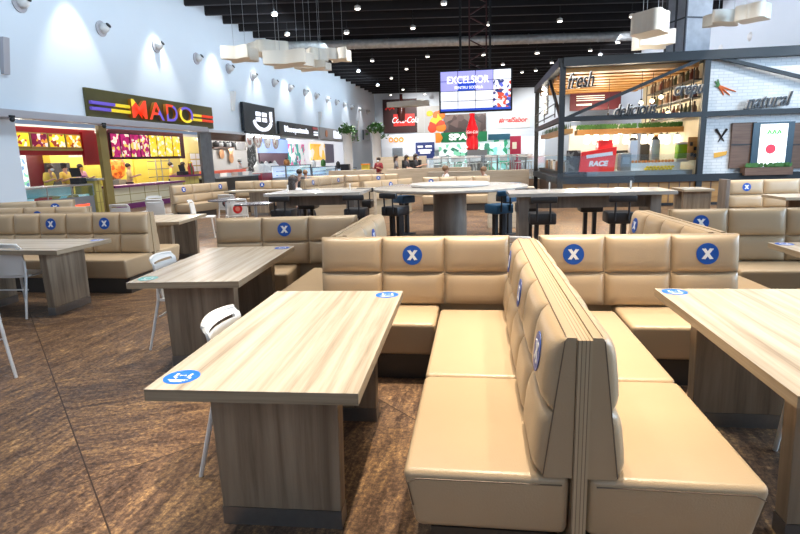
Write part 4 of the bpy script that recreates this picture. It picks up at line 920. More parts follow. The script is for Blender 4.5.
pendant('lobed white pendant, long middle one of the left cluster', (289, 59), 15.2, 1.25, 1.0, PI)
pendant('lobed white pendant, smallish one right of the long middle one', (316, 56), 17.2, .75, .9, 0)
pendant('lobed white pendant, rightmost of the left cluster', (339, 55), 18.4, .7, .85, PI)
pendant('lobed white pendant, lowest of the left cluster', (313, 66), 16.4, 1.0, .8, PI, .2)
pendant('lobed cream pendant left of the silver column, upper one', (650, 24), 13.0, .75, 1.0, 0, .42)
pendant('lobed cream pendant left of the silver column, lower one', (653, 40), 15.6, .9, .9, PI, .34)
pendant('lobed white pendant beside the silver column, nearest to its right', (726, 18), 15.6, .9, .8, PI, .28)
pendant('lobed white pendant, rightmost of all', (753, 13), 14.6, .75, .8, 0, .32)
pendant('lobed white pendant far off before the red mural', (408, 104), 40, 3.0, 1.2, 0, .35)

# ------------------------------------------------------------------ hanging video wall
p0, p1 = at_y(439, 91, 24), at_y(512.5, 89, 24); W_, H_ = p1.x - p0.x, 1.72
tv = thing('video_wall', 'hanging video wall of many lit panels, big white word on it', 'screen', ((p0.x + p1.x) / 2, 24, 4.22))
MB().box((0, .12, 0), (W_, .2, H_)).build('case', BLACK, tv)
iw, ih = W_ - .12, H_ - .12; cw, chh = iw / 4, ih / 4
SCR = {}
def scr(n, c, e=1.5): return mat('screen_' + n, c, .5, emit=e)
S_l, S_w, S_b, S_ph = scr('lilac', srgb(165, 165, 235), .9), scr('white', srgb(235, 240, 250), 1.0), scr('blue', srgb(40, 75, 190), .9), blobs('screen_crowd', [srgb(240, 240, 255), srgb(90, 100, 200), srgb(250, 250, 255), srgb(200, 80, 60), srgb(50, 60, 120), srgb(235, 235, 250)], 9, emit=1.0)
for i in range(4):
    for j in range(4):
        m = S_l if j == 0 and i < 3 else S_ph if (i == 3 and j > 0) else S_b if (j == 1 and i == 1) else S_l if j == 1 else S_w
        MB().box((-iw / 2 + cw * (i + .5), .01, ih / 2 - chh * (j + .5)), (cw - .025, .03, chh - .025)).build('panel', m, tv)
MB().box((0, -.01, -ih / 2 + .05), (iw, .02, .09)).build('ticker', S_b, tv)
text('EXCELSIOR', .40, mat('screen_text', (1, 1, 1, 1), .5, emit=1.5), 'big_word', tv, .004, (-.32, -.02, .43), 0, .86)
text('PENTRU SCOALA', .15, MATS['screen_text'], 'small_words', tv, .004, (-.28, -.02, .13), 0, 1.0)
for sx, nm in ((-.62, 'left'), (.6, 'right')): MB().box((sx, .2, 2.2), (.09, .09, 3.2)).build('hanger', BLKMETAL, tv)
mb = MB()
for sx in (-1, 1): mb.box((.1 + sx * .35, .5, 2.6), (.06, .06, 3.6))
for k in range(8): mb.box((.1, .5, 1.0 + k * .45), (.7, .05, .05), ry=.5 * (-1) ** k)
mb.build('truss', mat('dark_red_steel', (.05, .012, .014, 1), .5), tv)

# ------------------------------------------------------------------ far end of the hall
def far_box(name, label, cat, m, px, Y, d=.1, group=None, base=None):
    a = at_y(px[0], (px[1] + px[3]) / 2, Y); b = at_y(px[2], (px[1] + px[3]) / 2, Y); z1 = at_y((px[0] + px[2]) / 2, px[1], Y).z; z0 = at_y((px[0] + px[2]) / 2, px[3], Y).z
    if base is not None: z0 = base
    o = MB().box((0, d / 2, (z1 - z0) / 2), (b.x - a.x, d, z1 - z0)).build(name, m); o.location = ((a.x + b.x) / 2, Y, z0)
    if cat: tag(o, label, cat, group)
    return o, b.x - a.x, z1 - z0
o, w, h = far_box('mural', 'dark red and brown drink mural with white script on the far wall', 'mural', mat('mural_brown', (.05, .014, .012, 1), .5, noise=(.35, .7)), (383, 99, 417, 133), 60.88)
MB().box((.12 * w, -.03, .38 * h), (.62 * w, .05, .36 * h)).build('red_banner', mat('mural_red', (.62, .03, .02, 1), .4, emit=.3), o)
MB().lathe([(.35, 0), (.42, .9), (.36, 1.6), (.17, 2.4), (.17, 2.8)], (.05 * w, -.1, .35 * h), 16).build('bottle_picture', mat('cola_dark', (.08, .02, .015, 1), .2), o, True)
text('Coca-Cola', .25 * h, mat('far_white', (.9, .9, .9, 1), .5, emit=.6), 'script', o, .03, (.14 * w, -.1, .37 * h), .35, .75)
MB().tube([(-.42 * w, -.05, .70 * h), (-.34 * w, -.05, .78 * h), (-.3 * w, -.05, .70 * h), (-.22 * w, -.05, .76 * h), (-.16 * w, -.05, .71 * h)], .09, 6).build('script_stroke', MATS['mural_red'], o)
far_box('mural', 'pale plain mural strip right of the drink mural', 'mural', mat('mural_pale', (.6, .58, .55, 1), .6), (417, 99, 424, 133), 60.88)
mo, w, h = far_box('mural', 'mural of loose orange, yellow and green fruit shapes', 'mural', mat('mural_pale', (.6, .58, .55, 1), .6), (424.4, 106, 443, 134), 60.85)
for k in range(9):
    a = random.uniform(-.42, .42) * w; b = random.uniform(.15, .85) * h; q = MB().ball((a, 0, b), (random.uniform(.3, .6), .04, random.uniform(.25, .55)), 12).build('fruit_shape', mat('fruit%d' % (k % 3), [srgb(235, 110, 20), srgb(245, 190, 40), srgb(200, 60, 25)][k % 3], .5, emit=.3), mo, True)
far_box('mural', 'brown chocolate textured mural over the green shop', 'mural', blobs('choc', [(.08, .045, .04, 1), (.13, .08, .07, 1), (.19, .13, .11, 1), (.05, .03, .028, 1)], 1.6), (443.5, 114, 486, 135), 60.86)
o, w, h = far_box('lettering', 'red hashtag lettering on the white far wall', 'lettering', WHP, (496, 112, 530, 128), 60.9, .05)
text('#realSabor', .42 * h, mat('far_red', srgb(215, 60, 60), .5), 'word', o, .02, (0, -.03, .5 * h), .15, .95, bold=.02)
o, w, h = far_box('storefront', 'green shop front with white letters and a yellow arrow end', 'shop', mat('shop_green', (.01, .16, .06, 1), .4, emit=.2), (441, 132, 487, 142), 58.5, .4)
text('SPAR', h * .85, MATS['far_white'], 'lettering', o, .03, (-.06 * w, -.05, .5 * h), 0, 1.3, bold=.04)
MB().prism([(-.62 * w, .0), (-.52 * w, 0), (-.46 * w, h * .5), (-.52 * w, h), (-.62 * w, h)], -.1, .35, 'y').build('arrow_end', mat('far_orange', srgb(215, 130, 40), .5, emit=.3), o, fix=True)
MB().box((0, .2, -1.9), (w * 1.1, .1, 3.4)).build('lit_front', blobs('spar_front', [srgb(215, 235, 230), srgb(240, 248, 245), srgb(120, 190, 160), srgb(230, 240, 240), srgb(60, 120, 100)], 2.5, emit=.6), o)
o, w, h = far_box('storefront', 'blue green lit shop front right of the red bottle', 'shop', blobs('teal_front', [srgb(130, 205, 200), srgb(190, 230, 225), srgb(60, 160, 120), srgb(225, 240, 238)], 2.2, emit=.6), (488, 135, 510, 158), 59.3, .3, base=0)
MB().box((0, -.1, h - .2), (w, .2, .6)).build('sign_band', mat('teal_dark', (.02, .10, .16, 1), .4), o)
o, w, h = far_box('storefront', 'red and pale panelled shop front beside the teal one', 'shop', mat('far_redpanel', (.42, .03, .07, 1), .4, emit=.25), (510, 136, 521, 158), 58.4, .3, base=0)
MB().box((-.1 * w, -.03, h * .72), (w * .4, .05, h * .2)).build('pale_panel', mat('far_pale', (.75, .7, .55, 1), .5, emit=.4), o)
far_box('storefront', 'white lit shop front at the right end of the far wall', 'shop', mat('far_lit', (.78, .82, .86, 1), .5, emit=.45), (521, 136, 545, 160), 58.8, .3, base=0)
o, w, h = far_box('storefront', 'white far shop front with orange round letters and a dark screen', 'shop', mat('far_lit2', (.80, .82, .85, 1), .5, emit=.35), (382, 134, 434, 160), 58.7, .3, base=0)
for q in (-.32, -.22, -.12): MB().tube([(q * w + .2 * math.cos(2 * PI * t / 14), -.06, .86 * h + .2 * math.sin(2 * PI * t / 14)) for t in range(15)], .07, 6).build('round_letter', mat('far_orange2', srgb(240, 150, 30), .5, emit=.7), o)
MB().box((.33 * w, -.05, .56 * h), (.36 * w, .08, .42 * h)).build('screen', mat('far_screen', (.03, .05, .18, 1), .3, emit=.4), o)
for q, (xx, zz, ww) in enumerate(((.24, .66, .1), (.40, .66, .12), (.33, .56, .26), (.33, .50, .2))): MB().box((xx * w, -.11, zz * h), (ww * w, .04, .05 * h)).build('text_line', MATS['far_white'], o)
MB().box((-.2 * w, -.05, .5 * h), (.2 * w, .08, .3 * h)).build('hatch', mat('far_grey', (.3, .34, .38, 1), .5), o)
# high seating behind glass with a big bottle figure
for k in range(7):
    x = 440 + k * 14.5; p = at_y(x, 165, 26.5)
    r = thing('high_table', 'tall steel table behind the glass rail, %s from the left' % ordn[k], 'table', (p.x, 27.2, 0), 0, 'tall tables behind the glass rail')
    MB().box((0, 0, 1.55), (.62, .6, .05)).build('table_top', STEEL, r); MB().tube([(0, 0, .45), (0, 0, 1.53)], .04, 8).build('column', STEEL, r); MB().lathe([(.25, .44), (.22, .47)], seg=14).build('foot', STEEL, r)
pl_ = tag(simple('raised_deck', '', '', mat('deck_grey', (.30, .29, .28, 1), .6), (1.2, 27.7, 0), (7.2, 2.8, .44)), None, None); struct(pl_); pl_.name = 'floor_deck'
hc = None
for k in range(12):
    x = 437 + k * 8.3; p = at_y(x, 165, 26.7 + .5 * (k % 2)); yy = 26.65 + 1.15 * (k % 2)
    if hc is None:
        hc = thing('bar_chair', '', 'chair', (p.x, yy, .44), 0, 'white high chairs behind the glass rail')
        MB().box((0, 0, .75), (.36, .36, .04), bev=.01).build('seat', PLASTIC, hc); MB().box((0, .17, .98), (.36, .03, .28), bev=.01).build('backrest', PLASTIC, hc)
        for sx in (-1, 1):
            for sy in (-1, 1): MB().tube([(sx * .13, sy * .13, .74), (sx * .19, sy * .19, 0)], .02, 6).build('leg', PLASTIC, hc)
        MB().box((0, -.17, .28), (.3, .02, .02)).build('foot_rail', PLASTIC, hc)
        hc['label'] = 'white high chair in the row behind the glass rail'
    else: dup(hc, (p.x, yy, .44), random.choice((0, PI, .3, PI + .4)), 'white high chair in the row behind the glass rail')
r = thing('glass_rail', 'long glass rail with steel posts before the high seating', 'railing', (1.2, 26.1, 0))
MB().box((0, 0, .95), (6.8, .02, 1.0)).build('pane', GLASS, r)
for k in range(8): MB().box((-3.5 + k, 0, .72), (.05, .05, 1.44)).build('post', STEEL, r)
MB().box((0, 0, 1.46), (7.0, .06, .04)).build('hand_rail', STEEL, r)
MB().box((0, .05, .22), (7.0, .3, .44)).build('kerb', mat('kerb_brown', (.16, .11, .08, 1), .5), r)
p = at_y(474, 150, 26.0)
r = thing('bottle_figure', 'giant red bottle figure with white script on a grey plinth', 'bottle', (p.x - .1, 28.65, .44)); zt = 3.5
MB().box((.25, 0, .7), (1.0, .8, 1.4)).build('plinth', KICK, r)
REDG = mat('bottle_red', (.55, .008, .012, 1), .2, emit=.12)
z0 = 1.4
MB().lathe([(.24, z0), (.31, z0 + .06), (.31, z0 + .45), (.26, z0 + .62), (.31, z0 + .85), (.30, z0 + 1.05), (.19, z0 + 1.35), (.12, z0 + 1.6), (.12, z0 + 1.68)], seg=24).build('body', REDG, r, True, 40)
MB().lathe([(.14, z0 + 1.68), (.14, z0 + 1.8)], seg=20).build('cap', REDG, r); MB().lathe([(.312, z0 + .75), (.318, z0 + .98)], seg=24).build('band', REDG, r)
text('Coca-Cola', .20, WHITE, 'script', r, .004, (0, -.325, z0 + .87), .35, .62)
# people further back
person('seated woman with long dark hair beyond the left bar counter', (-3.85, 11.35), PI * .85, cw_, True, long_hair=True, reach=.1)
person('seated man with dark hair at the far bench, left of the couple', (-6.2, 19.0), PI * .9, ck_, True, reach=.2, mask=MASKW)
person('seated woman with reddish hair at the far bench, right of the couple', (-6.3, 20.0), PI, grey_, True, hair=HAIRB, reach=.2, h=.93)
person('seated person with fair hair and white top beyond the round table', (-1.0, 18.2), PI * .6, cw_, True, hair=HAIRB, reach=.3, bun=False, h=1.0)
person('seated child in a striped shirt leaning forward beyond the round table', (.3, 18.0), -PI * .4, strp_, True, hair=HAIRB, h=.92, reach=.3, bow=.08)
person('cashier in a dark red shirt with a face mask', (-4.55, 25.9), -.4, cr_, mask=MASKW, h=.93)
person('standing woman in a grey dress at the left of a group of three', (-3.75, 26.0), PI * .55, grey_, long_hair=True, h=.98, reach=.1)
person('standing woman in black in the middle of the group of three', (-3.25, 26.1), PI * .45, ck_, long_hair=True, mask=cy_, h=.98, reach=.2)
person('standing woman at the right of the group of three, arms forward', (-2.72, 25.2), PI * .5, ck_, pants=grey_, long_hair=True, mask=MASKW, h=1.0, reach=.35)
far_box('drinks_fridge', 'black open fridge behind the three standing women', 'fridge', bands('fridge_shelves', [(.012, .012, .013, 1), (.05, .05, .05, 1)], 2, .22, .4, [0, .85]), (402, 160, 421, 176), 26.85, .45, base=0)
o, w, h = far_box('litter_bin', 'bright yellow bin left of the red shirted cashier', 'bin', YELLOW, (361.5, 165, 368.5, 173), 25.2, .4, base=0)
MB().box((0, .2, h + .03), (w + .04, .44, .06)).build('lid', mat('far_orange', srgb(215, 130, 40), .5), o)
o = simple('till_desk', 'dark desk with a till beside the cashier', 'desk', DKWOOD, (-6.0, 25.2, 0), (.9, .6, 1.05)); MB().box((0, 0, 1.2), (.4, .3, .3)).build('till', BLACK, o)

# ------------------------------------------------------------------ food kiosk on the right
KY, KX0, KX1, KX2, KY2, KT = 16.76, 2.43, 6.25, 11.0, 23.5, 4.05
k = thing('kiosk_frame', 'dark steel frame of the food kiosk, with diagonal braces and a slatted wood roof', 'kiosk', (KX0, KY, 0))
def kb(name, a, b, t, m=FRAME, d=None):
    a, b = Vector(a), Vector(b); v = b - a; mb = MB(); L_ = v.length
    mb.box((0, 0, 0), (L_, d or t, t)); o = mb.build(name, m, k)
    o.matrix_local = Matrix.Translation((a + b) / 2) @ v.to_track_quat('X', 'Z').to_matrix().to_4x4(); return o
Wd, Wm, Dp = KX2 - KX0, KX1 - KX0, KY2 - KY
for x, y in ((0, 0), (Wm, 0), (Wd, 0), (0, Dp), (Wd, Dp)): kb('post', (x, y, 0), (x, y, KT), .15)
for z, t in ((KT + .02, .24), (2.52, .14), (.78, .2)):
    kb('beam', (0, 0, z), (Wd, 0, z), t); kb('beam', (0, 0, z), (0, Dp, z), t)
kb('beam', (0, Dp, KT), (Wd, Dp, KT), .2); kb('beam', (Wd, 0, KT), (Wd, Dp, KT), .2); kb('beam', (Wm, 0, KT), (Wm, Dp, KT), .16)
kb('brace', (.05, 0, 2.52), (Wm, 0, KT), .09); kb('brace', (0, .1, 2.52), (0, Dp * .45, KT), .08); kb('brace', (Wm + .1, -.02, KT), (Wd, -.02, 2.7), .09)
for q in range(9): kb('roof_slat', (.1, .5 + q * .74, KT - .16), (Wm - .1, .5 + q * .74, KT - .16), .12, ORANGEWOOD, .40)
kb('roof_sheet', (.0, Dp / 2, KT + .1), (Wd, Dp / 2, KT + .1), .04, CEIL, Dp)
BRICK = bpy.data.materials.new('white_brick'); BRICK.use_nodes = True; nt = BRICK.node_tree
br = nt.nodes.new('ShaderNodeTexBrick'); tc = nt.nodes.new('ShaderNodeTexCoord'); mp = nt.nodes.new('ShaderNodeMapping'); mp.inputs['Rotation'].default_value = (PI / 2, 0, 0)
nt.links.new(tc.outputs['Object'], mp.inputs[0]); nt.links.new(mp.outputs[0], br.inputs['Vector']); br.inputs['Scale'].default_value = 1; br.inputs['Brick Width'].default_value = .26; br.inputs['Row Height'].default_value = .085; br.inputs['Mortar Size'].default_value = .008
br.inputs['Color1'].default_value = (.72, .73, .73, 1); br.inputs['Color2'].default_value = (.64, .66, .67, 1); br.inputs['Mortar'].default_value = (.52, .54, .55, 1)
nt.links.new(br.outputs['Color'], nt.nodes['Principled BSDF'].inputs['Base Color'])
bw = MB().box(((Wm + Wd) / 2 + KX0, KY + .22, 2.4), (Wd - Wm - .1, .12, 3.2)).build('kiosk_brick_wall', BRICK); tag(bw, 'white brick wall of the kiosk with painted carrots and a cheese', 'wall')
bw2 = MB().box((KX1 + .25, (KY + KY2) / 2 + .3, 2.4), (.1, Dp - .8, 3.2)).build('kiosk_side_wall', mat('cream_brick', (.66, .58, .42, 1), .6, noise=(6, .06))); tag(bw2, 'cream inner side wall of the kiosk behind the bottle shelves', 'wall')
def kp(x, y, Y=KY): return at_y(x, y, Y)
def paint(pts, m, nm='painting'):
    mb = MB(); mb.tube(pts, .035, 6, .012); return mb.build(nm, m, bw)
CAR = mat('carrot', srgb(225, 115, 60), .6); LEAFP = mat('leaf_paint', srgb(90, 140, 90), .6)
for dx in (0, 6, 12):
    a, b = kp(719, 86, KY + .14), kp(724 + dx, 97 - abs(dx - 3) * .6, KY + .14); paint([a, (a + b) / 2, b], CAR, 'carrot_painting')
for dx, dy in ((-4, -5), (-1, -7), (-5, 0)): paint([kp(719, 86, KY + .14), kp(719 + dx, 86 + dy, KY + .14)], LEAFP, 'leaf_painting')
paint([kp(716, 129, KY + .14), kp(724, 141, KY + .14)], BLKMETAL, 'whisk_painting'); paint([kp(727, 129, KY + .14), kp(718, 142, KY + .14)], BLKMETAL, 'whisk_painting')
a, b, c, d = [kp(*q, KY + .15) for q in ((714, 158), (726, 155), (727, 151), (714, 153))]
MB().prism([(v.x, v.z) for v in (a, b, c, d)], KY + .13, KY + .16, 'y').build('cheese_painting', mat('cheese', srgb(220, 165, 60), .6), bw, fix=True)
def fbox(name, label, cat, m, px, Y, d=.1, group=None, base=None): return far_box(name, label, cat, m, px, Y, d, group, base)
for q, (a, b, lb) in enumerate(((731, 755, 'left'), (790, 812, 'right'))):
    o, w, h = fbox('plank_panel', 'dark plank panel %s of the bright kiosk screen' % lb, 'panel', DKWOOD, (a, 122.5, b, 168), KY + .08, .06, 'dark plank panels')
    MB().box((0, -.01, h * .52), (w, .02, .035)).build('joint', BLKMETAL, o)
o, w, h = fbox('menu_screen', 'bright standing screen in a dark blue case on the brick wall', 'screen', mat('blue_case', (.015, .05, .08, 1), .35), (752, 122, 793, 168), KY + .02, .12)
MB().box((0, -.01, h * .5), (w * .66, .03, h * .92)).build('display', blobs('kiosk_screen', [srgb(250, 252, 250), srgb(235, 245, 240), srgb(245, 250, 250), srgb(195, 215, 235), srgb(235, 240, 245)], 1.5, emit=1.2), o)
for q in (-.16, -.04, .08): MB().tube([(q * w, -.03, .74 * h), (q * w + .05, -.03, .83 * h), (q * w + .09, -.03, .75 * h)], .022, 6).build('green_stroke', mat('screen_green', srgb(70, 175, 70), .5, emit=.8), o)
MB().lathe([(.13, 0), (.13, .01)], seg=20).build('red_spot', mat('screen_red', srgb(215, 50, 70), .5, emit=.8), o).matrix_local = Matrix.Translation((-.05 * w, -.03, h * .42)) @ Matrix.Rotation(PI / 2, 4, 'X')
o, w, h = fbox('planter_box', 'dark wooden planter box with greenery under the bright screen', 'planter', DKWOOD, (745, 167.5, 793, 175), KY - .25, .3)
mb = MB()
for q in range(60):
    a = Vector((random.uniform(-.48, .48) * w, random.uniform(.05, .25), h)); mb._add([a, a + Vector((.05, 0, .05)), a + Vector((random.uniform(-.06, .06), 0, .14)), a + Vector((-.05, 0, .05))], [(0, 1, 2, 3)])
mb.build('greenery', GREEN, o)
def script(word, px, Y, size, sx=.8, tilt=0.06):
    p = kp(px[0], px[1], Y); r = thing('script_sign', 'raised black and white script word "%s" on the kiosk' % word, 'sign', p, 0, 'script words on the kiosk'); r.rotation_euler = (0, -tilt, 0)
    text(word, size, mat('script_white', (.8, .8, .8, 1), .5), 'edge_letters', r, .02, (-.012, .02, .012), .4, sx, bold=.012); text(word, size, BLACK, 'letters', r, .02, (0, -.03, 0), .4, sx, bold=.004)
    MB().box((0, .06, -size * .3), (size * len(word) * .32, .03, .03)).build('bar', BLKMETAL, r)
script('fresh', (580, 81), KY - .05, .56, .64); script('delicious', (634, 110), KY - .05, .46, .70); script('crepu', (688, 89), KY - .05, .46, .72); script('natural', (767, 101), KY - .05, .50, .78)
o, w, h = fbox('red_poster', 'dark red hanging board with white text lines inside the kiosk', 'poster', mat('plum_board', (.07, .004, .015, 1), .5), (570, 92, 621, 110), KY2 - .5, .06)
mb = MB()
for q in range(3): mb.box((-.1 * w, -.01, h * (.8 - .12 * q)), (w * .55, .02, h * .04))
mb.box((-.22 * w, -.01, h * .32), (w * .3, .02, h * .09)); mb.build('text_lines', WHITE, o)
tag(simple('back_wall', '', '', mat('kiosk_back', (.62, .62, .60, 1), .6), ((KX0 + KX1) / 2 + .6, KY2 - .3, 0), (Wm - 1.3, .08, 2.6)), 'pale back wall of the kiosk under the red board', 'wall')
# front: wood below the sill, glass above
o = MB().box((0, 0, .38), (Wd - .2, .08, .60)).build('wooden_apron', ORANGEWOOD); o.location = ((KX0 + KX2) / 2, KY + .05, 0); tag(o, 'warm wooden front of the kiosk below the dark sill', 'counter')
mb = MB(); [mb.box((-3.2 + q * .28, -.045, .38), (.03, .02, .58)) for q in range(24)]; mb.build('batten', DKWOOD, o)
MB().box((0, .02, .06), (Wd - .2, .1, .1)).build('foot_panel', BLKMETAL, o)
o = MB().box((Wm / 2, 0, 1.18), (Wm - .2, .012, .58)).build('sneeze_glass', GLASS); o.location = (KX0, KY + .06, 0); tag(o, 'low glass screen standing on the kiosk sill', 'glass')
o = MB().box((0, 0, .5), (Wm - .9, .9, 1.0)).build('serving_counter', mat('counter_steel', (.35, .35, .35, 1), .3, .5)); o.location = ((KX0 + KX1) / 2 + .38, KY + .75, 0); tag(o, 'steel serving counter inside the kiosk', 'counter')
# warm pelmet with greenery, jar lamps
o = MB().box((0, 0, 0), (3.5, .5, .16)).build('wood_pelmet', ORANGEWOOD); p = kp(632, 131, 19.0); o.location = (p.x, 19.0, p.z); tag(o, 'warm wood beam with a strip of greenery over the kiosk counter', 'beam')
g = MB()
for q in range(260):
    a = Vector((random.uniform(-1.7, 1.7), random.uniform(-.2, .15), .08)); g._add([a, a + Vector((.05, 0, .06)), a + Vector((random.uniform(-.08, .08), -.02, .17)), a + Vector((-.05, 0, .06))], [(0, 1, 2, 3)])
q = g.build('greenery', GREEN, o); q['kind'] = 'stuff'
fr = None
for x in (587, 596, 606, 616, 626, 634, 644, 651, 661, 667, 677):
    p = kp(x, 139, 18.85); lab = 'glowing jar lamp in the row under the wood beam of the kiosk'
    if fr is None:
        fr = thing('jar_lamp', lab, 'lamp', p, 0, 'jar lamps under the wood beam')
        MB().lathe([(.06, .14), (.085, .10), (.09, -.12), (.07, -.15)], seg=14).build('jar', mat('jar_glow', (1, .86, .62, 1), .4, emit=5), fr, True, 40); MB().lathe([(.065, .14), (.06, .18)], seg=12).build('lid', BLKMETAL, fr); MB().tube([(0, 0, .18), (0, 0, .24)], .012, 6).build('cord', BLKMETAL, fr)
    else: dup(fr, p, 0, lab)
for a, b, m, lb in ((650, 658, ORANGEWOOD, 'first warm wood panel of the kiosk back'), (670, 677, ORANGEWOOD, 'second warm wood panel of the kiosk back'), (658, 670, BLACK, 'black sheet for the dark opening between the wood panels of the kiosk'), (640, 650, BLACK, 'black sheet for the dark opening left of the wood panels of the kiosk')):  # black sheets put the dark of the openings into colour
    WN[0] += 1; struct(fbox('wall_kiosk_%d' % WN[0], '', '', m, (a, 135, b, 180), 21.0 if m is BLACK else 20.9, .08, None, 0)[0])
o, w, h = fbox('cutting_board', 'wooden board with dark cutouts on the cream inner wall', 'board', ORANGEWOOD, (688, 137, 698, 160), KY + .5, .05)
for x, z in ((-.2, .7), (.2, .5), (-.1, .25), (.22, .2)): MB().box((x * w, -.01, z * h), (w * .25, .02, h * .16)).build('cutout', BLACK, o)
# bottle shelves on the side wall
SX = KX1 - .02
sh = thing('bottle_rack', 'black metal rack of bottle shelves high on the kiosk side wall', 'rack', (SX, 17.2, 2.55))
for z in (0, .48, .96): MB().box((0, 2.2, z), (.3, 4.4, .03)).build('shelf', BLKMETAL, sh)
for y in (0, .88, 1.76, 2.64, 3.52, 4.4):
    for xx in (-.14, .12): MB().box((xx, y, .7), (.025, .025, 1.42)).build('upright', BLKMETAL, sh)
bt = None; JC = [mat('jar_brown', (.16, .09, .05, 1), .3), mat('jar_pale', (.34, .28, .22, 1), .3), mat('jar_red', (.10, .02, .015, 1), .3), mat('jar_green', (.05, .06, .035, 1), .3)]
protos = []
for m in JC:
    r = thing('bottle', '', 'bottle', (0, 0, 0), 0, 'bottles on the kiosk rack'); MB().lathe([(.07, 0), (.075, .2), (.03, .28), (.03, .33)], seg=10).build('body', m, r, True, 40); MB().lathe([(.034, .33), (.03, .36)], seg=8).build('cap', BLKMETAL, r); protos.append(r)
used = set()
for zi, z in enumerate((0, .48, .96)):
    for q in range(13):
        i = random.randrange(4); loc = (SX - .01, 17.38 + q * .335, 2.55 + z + .015); lab = '%s bottle standing on the %s shelf of the kiosk rack' % (['copper coloured', 'pale', 'dark red', 'olive green'][i], ['lowest', 'middle', 'top'][zi])
        if i not in used: protos[i].location = loc; protos[i]['label'] = lab; used.add(i)
        else: dup(protos[i], loc, 0, lab)
for q, (x, y) in enumerate(((641, 103), (652, 101), (661, 97), (668, 113), (608, 117))):
    p = kp(x, y, 17.6 + .3 * q); r = thing('bulb_lamp', 'bare warm bulb hanging before the bottle rack', 'lamp', p, 0, 'bare bulbs in the kiosk')
    MB().ball((0, 0, 0), .06, 10).build('bulb', mat('bulb_glow', (1, .82, .5, 1), .4, emit=14), r, True); MB().lathe([(.03, .05), (.03, .12)], seg=8).build('socket', BLKMETAL, r); MB().tube([(0, 0, .12), (0, 0, KT - .15 - p.z)], .008, 5).build('cord', BLKMETAL, r)
# goods on the kiosk counter
r = thing('promo_cooler', 'bright red promotional cooler with white lettering behind the kiosk glass', 'cooler', (max(kp(590, 170, 17.6).x, 3.55), 17.5, 1.0))
MB().prism([(-.40, 0), (.40, 0), (.44, .62), (-.36, .5)], -.3, .3, 'y').build('body', mat('promo_red', (.75, .02, .015, 1), .3, emit=.25), r, fix=True); MB().box((.2, 0, .68), (.34, .3, .22)).build('head', MATS['promo_red'], r)
text('RACE', .17, WHITE, 'lettering', r, .004, (.02, -.31, .2), .2, 1.0, bold=.01); MB().box((.05, -.31, .42), (.6, .01, .09), ry=-.12).build('white_band', WHITE, r)
r.scale = (1.25, 1.0, 1.15)
r = thing('food_box', 'grey steel box beside the red cooler', 'box', (kp(604, 170, 17.6).x + .55, 17.5, 1.0)); MB().box((0, 0, .26), (.3, .4, .52), bev=.01).build('body', KICK, r); MB().box((0, -.21, .3), (.2, .01, .2)).build('door', STEEL, r)
r = thing('ice_machine', 'cream machine with a dark lid at the back of the kiosk', 'machine', (kp(615, 160, 20).x, 20.2, 0)); MB().box((0, 0, .75), (.7, .6, 1.5), bev=.02).build('body', mat('cream_box', (.7, .62, .42, 1), .4), r); MB().box((0, 0, 1.55), (.8, .7, .1), bev=.02).build('lid', BLKMETAL, r)
for q in range(2):
    p = kp(634 + q * 22, 160, 18.4); r = thing('coffee_grinder', '%s steel dispenser tower behind the kiosk counter' % ['left', 'right'][q], 'dispenser', (p.x, 18.6, 1.0)); MB().box((0, 0, .45), (.24, .24, .9), bev=.01).build('body', STEEL, r); MB().lathe([(.13, .9), (.06, 1.0)], seg=12).build('lid', BLKMETAL, r)
MB2 = simple('back_bench', 'steel work bench behind the kiosk counter', 'bench', STEEL, ((KX0 + KX1) / 2 + .5, 18.7, 0), (2.6, .6, 1.0))
r = thing('juice_dispenser', 'lime green juice dispenser at the right of the kiosk', 'dispenser', (kp(681, 158, 17.7).x, 17.7, 1.22)); MB().box((0, 0, .3), (.3, .3, .42), bev=.03).build('tank', mat('lime', srgb(130, 185, 40), .2), r, True, 40); MB().box((0, 0, .04), (.34, .34, .08)).build('base', WHP, r); MB().box((0, 0, .54), (.32, .32, .06)).build('lid', WHP, r)
o = simple('fruit_shelf', 'pale shelf on the kiosk counter, oranges lined up on it', 'shelf', WHP, (5.2, 17.62, 1.0), (1.5, .5, .215))
fo = None; ORA = mat('orange_fruit', srgb(240, 140, 20), .45, bump=.1); LEM = mat('lemon_fruit', srgb(245, 205, 30), .45, bump=.1)
for q in range(14):
    loc = (4.53 + q * .094, 17.44, 1.215); lab = 'orange in the row on the pale kiosk shelf'
    if fo is None:
        fo = thing('orange_fruit', lab, 'fruit', loc, 0, 'oranges on the kiosk shelf'); MB().ball((0, 0, .042), .042, 10).build('flesh', ORA, fo, True); MB().ball((0, 0, .083), .008, 6).build('stem', GREEN, fo)
    else: dup(fo, loc, 0, lab)
fo = None
for q in range(16):
    loc = (4.95 + (q % 8) * .1, 17.25 + .0 * q, 1.0 + .06 * (q // 8)); lab = 'lemon heaped at the foot of the pale kiosk shelf'
    if fo is None:
        fo = thing('lemon', lab, 'fruit', loc, 0, 'lemons on the kiosk counter'); MB().ball((0, 0, .036), (.048, .036, .036), 10).build('flesh', LEM, fo, True); MB().ball((.047, 0, .036), .01, 6).build('tip', LEM, fo)
    else: dup(fo, (loc[0] + .05 * (q // 8), loc[1], loc[2]), 0, lab)
